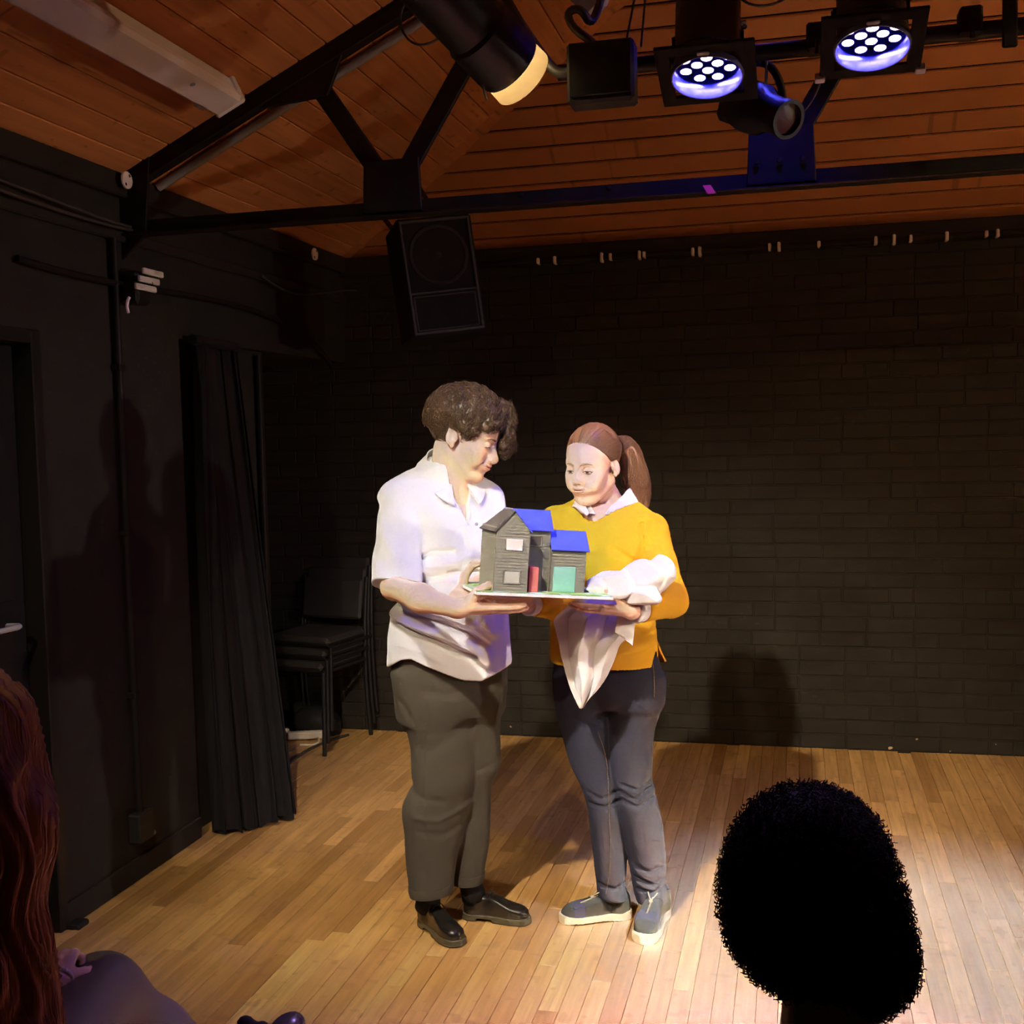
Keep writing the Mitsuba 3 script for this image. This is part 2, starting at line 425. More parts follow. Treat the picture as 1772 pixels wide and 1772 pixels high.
# round white discs on the eaves board
mat('white_disc', (0.70, 0.60, 0.58), 0.6)
d0 = lathe([(0, 0.008), (0.029, 0.008), (0.031, 0.006), (0.031, 0)], 32)
for (px, py, pz), lab in (((XL + 0.060, 3.775, 2.572), 'white round disc on the eaves board beside the foot of the truss'), ((XL + 0.036, 5.50, 2.560), 'white round disc on the eaves board near the loudspeaker')):
    k = thing('wall_disc', lab, 'disc', 'white discs on the eaves board')
    part(k, 'stem', tube([(XL - .01, py, pz), (px, py, pz)], .012), 'black_steel')
    part(k, 'plate', move(d0, rot_to((1, -0.04, 0)), (px, py, pz)), 'white_disc', smooth=30)
    for q_ in (-1, 1): part(k, 'screw', move(lathe([(0, .002), (.005, .001), (.006, 0)], 8), rot_to((1, -0.04, 0)), V(px, py, pz) + rot_to((1, -.04, 0)) @ V(0.012 * q_, 0.017 * q_, 0.008)), 'black_steel')

mat('bare_plaster', (0.50, 0.40, 0.28), 0.9)
for cx_, cz_, w_ in ((0.565, .066, .022), (0.44, .018, .045), (0.93, .055, .010), (-2.02, .06, .02), (-1.93, .012, .05), (-1.52, .05, .018), (-1.30, .52, .008), (0.72, .012, .012)):
    a_ = rng.uniform(.4, 1, 6); P_ = [(cx_ + w_ * .5 * a_[i] * math.cos(i * 1.047), YB - .0052, cz_ + w_ * .32 * a_[i] * math.sin(i * 1.047)) for i in range(6)]
    part('wall_back', 'plaster_chip', slab(P_, (0, -1, 0), .004, .0006), 'bare_plaster')


# ------------------------------------------------------------------ lamps out of the frame
for nm, L in LAMPS.items():
    pos, d = V(*L['pos']), unit(V(*L['aim']) - V(*L['pos']))
    R = rot_to(d); r = L['r']
    lab = L['label']
    k = thing('spotlight', lab, 'spotlight')
    q = L['mouth']
    part(k, 'body', move(lathe([(0, -0.20), (q * .8, -0.20), (q * 1.1, -0.16), (q * 1.1, 0.0), (q, 0.01), (q, L['snoot']), (q * .96, L['snoot']), (q * .96, 0.004), (0, 0.003)], 32), R, pos), 'black_enamel', smooth=30)
    scene[k + '__lens'] = {**mikit.ply(move(lathe([(r, 0.0), (0.001, 0.0)], 32), R, pos + d * 0.012), 'white_paint'), 'emitter': {'type': 'area', 'radiance': {'type': 'rgb', 'value': list(L['rad'])}}}
    up = V(0, 0, 1) if nm not in ('side', 'up') else V(1, 0, 0)
    part(k, 'yoke', tube(spline([pos + R @ V(-q * 1.2, 0, -.06), pos + R @ V(-q * 1.3, 0, -.06) + up * .1, pos + up * .17 + R @ V(0, 0, -.06), pos + R @ V(q * 1.3, 0, -.06) + up * .1, pos + R @ V(q * 1.2, 0, -.06)], 24), 0.008), 'black_enamel', smooth=40)
    if nm in ('side', 'up'):
        part(k, 'bracket', tube([pos + R @ V(0, 0, -.06) + up * .16, (XR + .01, pos[1] , pos[2])], 0.012), 'black_enamel')
    else:
        part(k, 'hanger', tube([pos + R @ V(0, 0, -.06) + up * .165, (pos[0], pos[1], ZE + ML * (pos[0] - XL) + 0.0)], 0.014), 'black_enamel')

# ------------------------------------------------------------------ lighting bar over the stage
YBAR = 3.12
lb = thing('lighting_bar', 'black horizontal lighting bar with clamps under the plank ceiling', 'lighting bar')
part(lb, 'pipe', tube([(-0.62, YBAR, 2.592), (XR - .3, YBAR, 2.592)], 0.021, 14), 'black_steel', smooth=40)
for hx in (0.508, 2.2):
    part(lb, 'hanger', join(bar((hx, YBAR - .03, 2.535), (hx, YBAR - .03, 2.68), 0.035, 0.012, up=(0, 1, 0)), tube([(hx, YBAR, 2.66), (hx + .06, YBAR, zl(hx) if hx < XC else ZE + ML * (XR - hx))], 0.008)), 'black_steel')
for hx in (0.42, -0.235, 0.055):
    part(lb, 'clamp', join(box((hx - .027, YBAR - .035, 2.575), (hx + .027, YBAR + .03, 2.645), .006), tube([(hx, YBAR - .045, 2.56), (hx, YBAR - .04, 2.60)], .006)), 'black_steel')
mat('black_hose', (0.02, 0.018, 0.017), 0.5)

# blue LED lamps
mat('led_rim', (0.10, 0.115, 0.24), 0.25, metal=0.6)
mat('matt_black', (0.006, 0.006, 0.0065), 0.9, spec=0.05)
def led_lamp(c, lab, ends):
    k = thing('led_lamp', lab, 'stage light', 'blue LED lamps on the lighting bar')
    d = unit((0.0, -0.31, -0.95)); R = rot_to(d, up=(0, 1, 0)); c = V(*c)
    part(k, 'body', move(lathe([(0, -.30), (.070, -.30), (.080, -.29), (.080, -.02), (.085, -.02), (.085, 0.0)], 40), R, c), 'black_enamel', smooth=30)
    part(k, 'frame', move(join(*[box((sx * .118 - .034 * abs(sx) * (1 if sx > 0 else -1) - .0, -.118, -.006), (sx * .118, .118, 0.004), .002) for sx in (-1, 1)],
        *[box((-.118, sy * .118 - .034 * sy, -.006), (.118, sy * .118, 0.004), .002) for sy in (-1, 1)]), R, c), 'matt_black')
    part(k, 'rim', move(lathe([(.083, -.045), (.080, -.045), (.078, -.012), (.084, .012), (.087, .012), (.090, .0), (.086, -.004)], 48), R, c), 'led_rim', smooth=40)
    part(k, 'reflector_plate', move(lathe([(.081, -.05), (.001, -.05)], 40), R, c), 'led_rim')
    for i in range(12):
        rr, a = (.058, i * 2 * np.pi / 8 + .39) if i < 8 else (.025, i * 2 * np.pi / 4)
        q = key(k + '__led')
        scene[q] = {**mikit.ply(move(lathe([(0.0140, 0.0), (0.001, 0.0)], 20), R, c + R @ V(rr * math.cos(a), rr * math.sin(a), -.028)), 'white_paint'), 'emitter': {'type': 'area', 'radiance': {'type': 'rgb', 'value': list(LED)}}}
        part(k, 'led_holder', move(lathe([(0.0142, -.012), (.0158, -.012), (.0158, .001), (.0142, .001)], 16), R, c + R @ V(rr * math.cos(a), rr * math.sin(a), -.028)), 'led_rim', smooth=30)
    scene[k + '__beam'] = {'type': 'spot', 'to_world': T().look_at(origin=list(c + d * .02), target=list(c + d), up=[1, 0, 0]), 'intensity': {'type': 'rgb', 'value': list(LED_BEAM)}, 'cutoff_angle': 30.0, 'beam_width': 8.0}
    part(k, 'yoke', join(bar(c + R @ V(-.088, 0, -.10), V(c[0] - .088, YBAR - .02, 2.66), .022, .005, up=(1, 0, 0)), bar(c + R @ V(.088, 0, -.10), V(c[0] + .088, YBAR - .02, 2.66), .022, .005, up=(1, 0, 0)), bar((c[0] - .09, YBAR - .02, 2.655), (c[0] + .09, YBAR - .02, 2.655), .022, .008)), 'black_enamel')
    for s in ends:
        part(k, 'clip', move(box((s * .118 - .012, .098, -.006), (s * .118 + .012, .118, .012), .002), R, c), 'white_disc', label='small white corner clip')
    part(k, 'bracket', move(box((-.012, -.100, 0.003), (.018, -.086, .010), .002), R, c), 'grey_steel')
led_lamp((-0.209, 2.920, 2.491), 'glowing blue LED stage lamp beside the black square box', ())
led_lamp((0.177, 2.920, 2.521), 'glowing blue LED stage lamp with two white corner clips', (-1, 1))

# black box on the bar
bb = thing('dimmer_box', 'black square box clamped to the lighting bar beside the blue lamp', 'box')
part(bb, 'body', box(V(-0.578, YBAR - .10, 2.478), V(-0.402, YBAR - .02, 2.635), .008), 'black_plastic', smooth=30)
part(bb, 'lid', box(V(-0.572, YBAR - .106, 2.494), V(-0.408, YBAR - .10, 2.630), .003), 'black_plastic')
solo('power_cable', tube(spline([(-0.500, 3.060, 2.621), (-0.531, 3.060, 2.656), (-0.567, 3.060, 2.691), (-0.575, 3.060, 2.725), (-0.550, 3.060, 2.731), (-0.527, 3.080, 2.706), (-0.500, 3.100, 2.756), (-0.478, 3.100, 2.828)], 40), .011, 10), 'black_hose', 'thick black cable curling out of the black square box', 'cable', smooth=60)
solo('power_cable', tube(spline([(-0.567, 3.080, 2.587), (-0.611, 3.080, 2.581), (-0.646, 3.080, 2.618), (-0.699, 3.080, 2.697), (-0.755, 3.080, 2.799)], 40), .014, 10), 'black_hose', 'thick black cable running from the black square box up behind the warm spotlight', 'cable', smooth=60)
for pts, lab in (([(-0.431, 3.080, 2.628), (-0.419, 3.100, 2.705), (-0.404, 3.120, 2.792)], 'thin black cable rising from the right of the black square box'),
                 ([(-0.390, 3.080, 2.625), (-0.385, 3.100, 2.702), (-0.380, 3.120, 2.783)], 'second thin black cable rising beside the first blue lamp'),
                 ([(-0.144, 3.000, 2.717), (-0.108, 3.000, 2.675), (-0.073, 3.000, 2.667), (-0.031, 3.000, 2.675), (0.009, 3.000, 2.708)], 'thin black cable looping between the two blue lamps'),
                 ([(0.070, 3.050, 2.524), (0.059, 3.100, 2.490), (0.032, 3.150, 2.454), (0.004, 3.180, 2.437)], 'thin black cable hanging from the second blue lamp to the profile spotlight'),
                 ([(-0.991, 2.950, 2.756), (-1.004, 2.950, 2.721), (-0.993, 2.950, 2.675), (-0.959, 2.950, 2.648), (-0.916, 2.950, 2.651), (-0.893, 2.950, 2.661)], 'thin black cable looping under the warm spotlight')):
    solo('thin_cable', tube(spline(pts, 30), .0032, 6), 'black_hose', lab, 'cable', smooth=60)

# unlit profile spotlight behind
pf = thing('profile_spotlight', 'unlit black profile spotlight hanging between the two blue lamps', 'stage light')
c, e = V(*(-0.109, 3.220, 2.481)), V(*(0.004, 3.100, 2.402))
d = unit(e - c); R = rot_to(d)
part(pf, 'body', move(lathe([(0, -.075), (.035, -.075), (.060, -.055), (.068, -.02), (.066, .03), (.050, .06), (.045, .13), (.050, .132), (.050, .15), (.040, .15), (.038, .10)], 32), R, c), 'black_enamel', smooth=35)
mat('dull_gel', (0.05, 0.012, 0.012), 0.3)
part(pf, 'lens', move(lathe([(.041, .135), (.02, .139), (.001, .14)], 24), R, c), 'dull_gel', smooth=True)
part(pf, 'lamp_house', move(box((-.05, -.055, -.10), (.05, .055, .02), .016), R, c), 'black_enamel', smooth=30)
part(pf, 'yoke', tube(spline([c + V(-.045, -.03, 0), c + V(-.05, -.02, .06), c + V(-.01, 0, .115), c + V(.025, 0, .115), c + V(.07, .02, .06), c + V(.075, .02, -.01)], 30), .011, 8), 'black_enamel', smooth=60)
part(pf, 'hook', bar(c + V(.012, 0, .112), V(c[0] + .012, YBAR + .02, 2.60), .022, .008, up=(0, 1, 0)), 'black_enamel')
part(pf, 'safety_chain', tube(spline([V(c[0] + .035, YBAR + .02, 2.60), c + V(.035, 0, .1), c + V(.03, 0, .03)], 20), .004, 6), 'grey_steel', smooth=60)

# warm spotlight (its paper snoot glows) at the top of the frame
ws = thing('warm_spotlight', 'large black spotlight with glowing warm diffusion collar at its mouth', 'stage light')
c, e = V(*(-0.720, 2.980, 2.582)), V(*(-0.686, 3.035, 2.546))
d = unit(e - c); R = rot_to(d, up=(0, 1, 0))
part(ws, 'body', move(lathe([(0, -.36), (.062, -.36), (.085, -.33), (.085, -.14), (.092, -.13), (.092, -.012), (.088, 0), (.084, 0), (.084, -.05), (0, -.05)], 40), R, c), 'black_enamel', smooth=30)
part(ws, 'vent_rail', move(join(box((-.012, .084, -.31), (.012, .096, -.14), .003), box((-.09, -.02, -.30), (-.082, .02, -.15), .003), box((.05, .062, -.31), (.07, .078, -.14), .003)), R, c), 'black_steel')
scene['gel_paper'] = {'type': 'principledthin', 'base_color': {'type': 'rgb', 'value': [0.80, 0.66, 0.44]}, 'roughness': 0.6, 'diff_trans': 1.1, 'spec_trans': 0.0}
scene[ws + '__diffusion_collar'] = mikit.ply(move(lathe([(.083, -.01), (.086, .052)], 48), R, c), 'gel_paper', smooth=True)
labels[ws + '__diffusion_collar'] = {'label': 'warm glowing translucent collar'}
scene[ws + '__lens'] = {**mikit.ply(move(lathe([(.045, -.042), (.001, -.042)], 32), R, c), 'white_paint'), 'emitter': {'type': 'area', 'radiance': {'type': 'rgb', 'value': list(POOL)}}}
part(ws, 'yoke', join(bar(c + R @ V(0, .095, -.16), V(*(-0.830, 3.000, 2.820)), .03, .008, up=(1, 0, 0)), tube([c + R @ V(0, .088, -.16), c + R @ V(0, .115, -.16)], .022)), 'black_enamel')
part(ws, 'knob', move(lathe([(0, .02), (.014, .018), (.016, 0)], 12), rot_to((0, -1, 0.2)), V(*(-0.788, 2.880, 2.587))), 'grey_steel', smooth=30)
part(ws, 'safety_wire', tube(spline([(-0.783, 2.930, 2.566), (-0.781, 2.930, 2.530), (-0.770, 2.930, 2.483)], 10), .003, 6), 'grey_steel')

# grey lamp at the very top
gl = thing('grey_lantern', 'pale grey angular lamp housing above the black square box', 'stage light')
c = V(*(-0.541, 3.300, 2.811)); R = rot_to(unit((.25, -.2, -.9)))
part(gl, 'body', move(slab([(-.045, -.045, 0), (.045, -.045, 0), (.045, .045, 0), (-.045, .045, 0)], (0, 0, 1), .14, .025, .05), R, c + V(0, 0, .0)), 'grey_steel')
part(gl, 'arm', tube([c + V(0, 0, .08), c + V(.06, 0, .32), (c[0] + .06, c[1], zl(c[0] + .06))], .012), 'grey_steel')
part(gl, 'stem', tube([c + R @ V(0, 0, -.13), c + R @ V(0, 0, -.2)], .03), 'grey_steel')

# fluorescent batten on the left slope
fl = thing('fluorescent_batten', 'unlit white fluorescent batten on the left slope of the ceiling', 'ceiling light')
nn = nl; ax = V(0, 1, 0); sd = np.cross(nn, ax)
R = np.stack([sd, ax, nn], 1)
o = V(*(-1.908, 3.600, 2.852)); o = V(-1.90, 3.66, zl(-1.90)) 
part(fl, 'housing', move(box((-.045, -1.55, 0.0), (.045, 0.0, .055), .008), R, o), 'white_paint', smooth=20)
part(fl, 'diffuser', move(box((-.058, -1.54, .055), (.058, -.006, .100), .014), R, o), 'white_disc', smooth=20)
part(fl, 'end_cap', move(box((-.060, -.012, .0), (.060, .004, .102), .01), R, o), 'white_paint', smooth=20)
part(fl, 'clip', move(join(*[lathe([(0, .003), (.008, .002), (.009, 0)], 12)]), R, o + R @ V(.01, -.28, .100)), 'grey_steel')
part(fl, 'cable_box', move(box((-.10, -.06, 0), (-.06, -.0, .05), .006), R, o), 'cream_plastic')
solo('ceiling_conduit', tube([V(-2.36, 4.02, zl(-2.36) - .025), V(XC - .1, 4.02, zl(XC - .1) - .025)], .016, 12), 'grey_steel', 'grey conduit pipe running up the left slope behind the sloping beam', 'pipe', smooth=60)

# loudspeaker hung in the corner
sp = thing('loudspeaker', 'black loudspeaker hanging at the top of the left corner', 'loudspeaker')
f = [V(*(-1.666, 4.780, 2.552)), V(*(-1.393, 4.930, 2.587)), V(*(-1.358, 4.930, 2.105)), V(*(-1.607, 4.780, 2.060))]
w = unit(f[1] - f[0]); dn = unit((f[3] - f[0]) - w * ((f[3] - f[0]) @ w)); n = np.cross(w, dn); n = n if n[1] < 0 else -n
W_, H_ = np.linalg.norm(f[1] - f[0]), np.linalg.norm(f[3] - f[0]); o = f[0]
RS = np.stack([w, dn, -n], 1)
loc = lambda m: move(m, RS, o)
part(sp, 'cabinet', loc(box((-.012, -.012, .004), (W_ + .012, H_ + .012, .30), .012)), 'black_cloth', smooth=20)
mat('speaker_edge', (0.030, 0.030, 0.031), 0.7, spec=0.1)
part(sp, 'baffle_frame', loc(join(*[box(a, b, .003) for a, b in (((0, 0, -.006), (W_, .012, .006)), ((0, H_ - .012, -.006), (W_, H_, .006)), ((0, 0, -.006), (.012, H_, .006)), ((W_ - .012, 0, -.006), (W_, H_, .006)), ((0, .63 * H_, -.006), (W_, .63 * H_ + .008, .006)))])), 'speaker_edge')
mat('speaker_cone', (0.012, 0.011, 0.011), 0.8, spec=0.1)
part(sp, 'woofer', loc(move(lathe([(.135, .004), (.128, -.004), (.118, -.002), (.112, .006), (.045, .012), (.03, .004), (0, .002)], 48), np.diag([1, 1, 1.0]), (W_ / 2, .315 * H_, 0.001))), 'speaker_cone', smooth=40)
part(sp, 'horn', loc(join(slab([(.02, .67 * H_, 0), (W_ - .02, .67 * H_, 0), (W_ * .70, .76 * H_, .07), (W_ * .3, .76 * H_, .07)], (0, 1, -1), .006), slab([(.02, .96 * H_, 0), (W_ - .02, .96 * H_, 0), (W_ * .70, .88 * H_, .07), (W_ * .3, .88 * H_, .07)], (0, -1, -1), .006), slab([(.02, .67 * H_, 0), (.02, .96 * H_, 0), (W_ * .3, .88 * H_, .07), (W_ * .3, .76 * H_, .07)], (1, 0, -1), .006), slab([(W_ - .02, .67 * H_, 0), (W_ - .02, .96 * H_, 0), (W_ * .7, .88 * H_, .07), (W_ * .7, .76 * H_, .07)], (-1, 0, -1), .006))), 'speaker_edge')
part(sp, 'bracket', join(bar(o + RS @ V(.03, .02, .2), V(-2.0, 5.3, zl(-2.0) - .012), .03, .008), bar(o + RS @ V(.25, .02, .2), V(-1.78, 5.3, zl(-1.78) - .012), .03, .008)), 'black_steel')

# curtain rail with pale clips under the eaves of the brick wall
cr = thing('curtain_rail', 'dark pipe with small pale clips along the top of the brick wall', 'rail')
part(cr, 'pipe', tube([(-1.62, YB - .075, 2.515), (XR, YB - .075, 2.515)], .016, 10), 'black_steel', smooth=60)
CLIPX = [-1.292, -1.205, -0.962, -0.917, -0.770, -0.745, -0.502, -0.468, -0.128, -0.083, 0.106, 0.370, 0.454, 0.530, 0.692, 0.867, 0.917]
for i, cx in enumerate(CLIPX):
    hh = .016 + .012 * ((i * 7) % 5) / 5
    part(cr, 'clip', box((cx - .008, YB - .098, 2.515 - hh), (cx + .008, YB - .052, 2.515 + hh * .9), .004), 'cream_plastic')

# pipe, junction box and small lamp on the left wall
vp = thing('wall_pipe', 'black vertical pipe on the left wall ending in a junction box near the floor', 'pipe')
part(vp, 'pipe', tube([(XL + .022, 3.735, .24), (XL + .022, 3.735, 2.36)], .014, 10), 'black_steel', smooth=60)
part(vp, 'junction_box', box((XL, 3.69, .15), (XL + .05, 3.79, .26), .006), 'black_plastic')
part(vp, 'socket_tail', box((XL + .01, 3.79, .15), (XL + .04, 3.815, .165), .003), 'grey_steel')
for z in (.7, 1.3, 1.9):
    part(vp, 'saddle', box((XL, 3.715, z - .012), (XL + .04, 3.755, z + .012), .004), 'black_steel')
vp2 = solo('corner_pipe', tube([(XL - .03, 4.955, 0), (XL - .03, 4.955, 2.02)], .016, 10), 'black_steel', 'black vertical pipe beside the stacked chairs', 'pipe', smooth=60)
wl = thing('wall_lamp', 'small black lamp with three pale slats high on the left wall', 'lamp')
c = V(*(-2.350, 3.817, 2.191))
part(wl, 'body', cbox(c, (.07, .09, .12), None, .012), 'black_enamel')
mat('slat_cream', (0.42, 0.37, 0.31), 0.5)
for i in range(3):
    q = V(*[(-2.300, 3.853, 2.249), (-2.300, 3.824, 2.218), (-2.300, 3.800, 2.188)][i])
    part(wl, 'slat', cbox(q, (.012, .135, .022), None, .003), 'slat_cream')
part(wl, 'arm', tube([c, c - V(.10, 0, 0)], .014), 'black_enamel')
part(wl, 'slat_frame', tube([c, V(*(-2.300, 3.824, 2.218)) + V(0, .02, 0)], .012), 'black_enamel')
part(wl, 'tag', join(tube(spline([(-2.340, 3.754, 2.151), (-2.340, 3.739, 2.125), (-2.340, 3.745, 2.095)], 10), .006, 6)), 'white_disc')
solo('wall_cable', join(tube(spline([(XL + .03, 2.9, 2.44), (XL + .04, 3.4, 2.425), (XL + .05, 3.75, 2.41), (XL + .02, 3.95, 2.43)], 30), .006, 6), tube(spline([(XL + .03, 2.9, 2.425), (XL + .05, 3.4, 2.395), (XL + .05, 3.8, 2.40), (XL + .02, 3.97, 2.42)], 30), .006, 6)), 'black_hose', 'pair of black cables sagging along the top of the left wall', 'cable', smooth=60)
solo('corner_cable', tube(spline([(XL + .03, 4.9, 2.38), (XL + .05, 5.2, 2.33), (XL + .05, 5.5, 2.36), (XL + .1, 5.9, 2.42)], 30), .006, 6), 'black_hose', 'black cable sagging in the left corner beside the loudspeaker', 'cable', smooth=60)
solo('wall_trunking', tube(spline([(XL + .02, 3.2, 2.215), (XL + .02, 4.2, 2.215), (XL + .02, 5.1, 2.19), (XL + .03, 5.5, 2.10), (XL + .03, 5.7, 2.0)], 40), .012, 8), 'black_steel', 'black conduit running along the left wall above the curtain', 'pipe', smooth=60)

# curtain
cu = thing('stage_curtain', 'black curtain gathered at the top and spread on the floor by the left wall', 'curtain')
n1, n2 = 90, 60
vv, ff = [], []
for j in range(n2):
    t = j / (n2 - 1)                       # 0 top, 1 bottom
    z = 2.03 * (1 - t) + 0.004
    top_a, top_b = V(XL + .05, 4.24), V(XL + .03, 4.62)
    bot_a, bot_b = V(XL + .03, 4.22), V(-2.165, 4.56)
    mid = V(-2.20, 4.33)
    a = top_a * (1 - t) + bot_a * t; b = top_b * (1 - t) + bot_b * t
    e = t ** 1.6
    for i in range(n1):
        s = i / (n1 - 1)
        q = a * (1 - s) + b * s + (mid - (bot_a + bot_b) / 2) * 4 * s * (1 - s) * e
        ph = s * 2 * np.pi * 5.5 + 1.1 * np.sin(3 * t + s * 4)
        amp = (0.030 + 0.022 * t) * (0.55 + 0.45 * np.sin(s * 9 + 1))
        vv.append((q[0] + amp * (np.sin(ph) + .35 * np.sin(2.1 * ph + 2 * t)), q[1] + .012 * np.sin(2 * ph), z + (0.010 * np.sin(ph * 1.3) + .010 if t == 1 else 0)))
for j in range(n2 - 1):
    for i in range(n1 - 1):
        p0 = j * n1 + i; ff += [[p0, p0 + 1, p0 + n1 + 1], [p0, p0 + n1 + 1, p0 + n1]]
part(cu, 'drape', (np.array(vv), np.array(ff)), 'black_cloth', smooth=True)
part(cu, 'heading', tube(spline([(XL + .05, 4.22, 2.035), (XL + .06, 4.42, 2.03), (XL + .03, 4.63, 2.03)], 16), .022, 10), 'black_cloth', smooth=60)

# stacked chairs in the recess
mat('chair_vinyl', (0.020, 0.019, 0.018), 0.55, spec=0.18)
mat('chair_steel', (0.007, 0.007, 0.008), 0.45, spec=0.2)
def chair(o, a, lab, tall=True):
    k = thing('stacking_chair', lab, 'chair', 'black chairs stacked in the corner')
    R = np.array([[math.cos(a), -math.sin(a), 0], [math.sin(a), math.cos(a), 0], [0, 0, 1]])
    put = lambda m: move(m, R, o)
    part(k, 'seat', put(cbox((0, 0, .455), (.40, .40, .045), None, .018)), 'chair_vinyl', smooth=30)
    part(k, 'backrest', put(cbox((0, .225, .75), (.38, .03, .22), np.array([[1, 0, 0], [0, .985, .17], [0, -.17, .985]]), .012)), 'chair_vinyl', smooth=30)
    part(k, 'seat_frame', put(join(tube([(-.21, -.20, .428), (-.21, .21, .428)], .010, 8), tube([(.21, -.20, .428), (.21, .21, .428)], .010, 8), tube([(-.21, -.17, .428), (.21, -.17, .428)], .010, 8))), 'chair_steel', smooth=60)
    for s in (-1, 1):
        part(k, 'leg', put(tube([(s * .21, -.20, .43), (s * .21, -.21, .0)], .011, 10)), 'chair_steel', smooth=60)
        part(k, 'leg', put(tube(spline([(s * .21, .24, 0), (s * .21, .205, .43), (s * .205, .22, .62), (s * .20, .26, .87)], 16), .011, 10)), 'chair_steel', smooth=60)
for i, lab in enumerate(('black vinyl stacking chair, lowest of the stack in the left corner', 'black vinyl stacking chair, middle one of the stack in the left corner', 'black vinyl stacking chair, topmost of the stack in the left corner')):
    chair(V(-2.538 + .010 * i, 5.665 + .028 * i, .060 * i + 0.0), -0.19, lab)
# floor clutter under the chairs
ps = thing('power_strip', 'white power strip lying on the floor under the stacked chairs', 'power strip')
part(ps, 'body', cbox((-2.60, 5.70, .028), (.20, .05, .04), np.array([[.95, .3, 0], [-.3, .95, 0], [0, 0, 1]]).T, .008), 'cream_plastic', smooth=30)
part(ps, 'plug', cbox((-2.72, 5.69, .035), (.05, .045, .055), None, .01), 'cream_plastic', smooth=30)
part(ps, 'lead', tube(spline([(-2.52, 5.68, .02), (-2.50, 5.62, .008), (-2.58, 5.58, .008)], 16), .006, 8), 'cream_plastic', smooth=60)
bag = trimesh.creation.icosphere(3); bv = np.array(bag.vertices); bv = bv * (1 + .25 * (meshkit.fbm(bv * 2.1 + 3, 3)[:, None] - .5)) * V(.15, .085, .10); bv[:, 2] = np.maximum(bv[:, 2], -.055)
solo('black_bag', (bv + V(-2.60, 5.835, .056), np.array(bag.faces)), 'black_plastic', 'crumpled black bag under the stacked chairs', 'bag', smooth=True)
solo('floor_cable', tube(spline([(-2.486, 5.202, 0.007), (-2.494, 5.353, 0.007), (-2.493, 5.492, 0.007), (-2.472, 5.630, 0.007), (-2.400, 5.814, 0.007)], 24), .007, 8), 'black_hose', 'black cable lying on the floor in front of the stacked chairs', 'cable', smooth=60)
solo('door_wedge', box((XL - .02, 3.29, 0.001), (XL + .06, 3.35, .02), .005), 'black_plastic', 'black wedge on the floor beside the black door', 'door wedge')


# ------------------------------------------------------------------ model house on its board
from scipy.spatial.transform import Rotation as Rot
HS = 0.94
HR = Rot.from_euler('zyx', [0.4784, 0.0738, -0.0597]).as_matrix()
HO = V(-0.9377 * HS, 3.30 * HS, 1.62 + (1.1569 - 1.62) * HS)
hl = lambda m: move((np.asarray(m[0]) * HS, m[1]), HR, HO)
hp = lambda *p: HO + HR @ (V(*p) * HS)
def col_grass(p, n, uv):
    t = fbm(p.x * 60, p.y * 60, p.z * 60, 3)
    pale = smoothstep(0.5, 0.62, fbm(p.x * 22 + 5, p.y * 22, 0.0, 3))
    return mix(mix((0.05, 0.17, 0.03), (0.17, 0.36, 0.09), t), (0.38, 0.62, 0.50), pale * 0.7)
mat('model_grass', proc(col_grass), 0.8)
mat('board_edge', (0.74, 0.74, 0.66), 0.6)
mat('siding', (0.125, 0.130, 0.118), 0.9, spec=0.1)
mat('slate', (0.042, 0.040, 0.041), 0.6)
mat('blue_roof', (0.035, 0.055, 0.62), 0.45)  # blue stage light put into the base colour of the roof slopes
mat('model_window_white', (0.78, 0.72, 0.60), 0.5)
mat('model_window_grey', (0.36, 0.33, 0.27), 0.35)
mat('model_window_dark', (0.06, 0.055, 0.055), 0.3)
mat('red_door', (0.55, 0.085, 0.085), 0.5)
mat('teal_door', (0.13, 0.40, 0.30), 0.5)
mh = thing('model_house', 'grey model house with blue light painted on its roofs and teal garage door on a grassy board', 'model house')
part(mh, 'board', hl(box((0, 0, -.010), (.433, .300, -.001), .001)), 'board_edge', label='pale edged base board')
part(mh, 'grass', hl(box((.003, .003, -.001), (.430, .297, .0015), .001)), 'model_grass')
A0, A1, AY, AH, AR, AD = .0542, .1578, .011, .1938, .2507, .215
B1, BY = .2452, .0915
C1, CY, CH, CR = .3599, .0783, .133, .1911
def siding(x0, x1, z0, z1fn, y, name, th=.008):
    """lapped boards facing -y; each lap proud at its lower edge; z1fn(x) cuts the top"""
    pitch, ms, z = .0094, [], z0
    while True:
        za, zb = z, z + pitch
        xs = [x0, x1]
        # clip in x for a gable
        l, r = x0, x1
        while l < r and z1fn(l) < za + pitch * .5: l += .001
        while r > l and z1fn(r) < za + pitch * .5: r -= .001
        if r - l < .004: break
        zt0, zt1 = min(zb, z1fn(l) if z1fn(l) < zb else zb), min(zb, z1fn(r) if z1fn(r) < zb else zb)
        v = np.array([(l, y - .0025, za), (r, y - .0025, za), (r, y, zb), (l, y, zb), (l, y + .004, za), (r, y + .004, za), (r, y + .004, zb), (l, y + .004, zb)])
        f = np.array([[0, 1, 2, 3], [4, 7, 6, 5], [0, 4, 5, 1], [3, 2, 6, 7], [0, 3, 7, 4], [1, 5, 6, 2]])
        ms.append((v, f)); z += pitch
    return join(*ms)
gab = lambda x: AH + (AR - AH) * (1 - abs(x - (A0 + A1) / 2) / ((A1 - A0) / 2))
flat = lambda h: (lambda x: h)
def turn(m, a, o):
    """rotate about z by a at o in house coordinates"""
    R = np.array([[math.cos(a), -math.sin(a), 0], [math.sin(a), math.cos(a), 0], [0, 0, 1]])
    return (np.asarray(m[0]) @ R.T + V(*o), m[1])
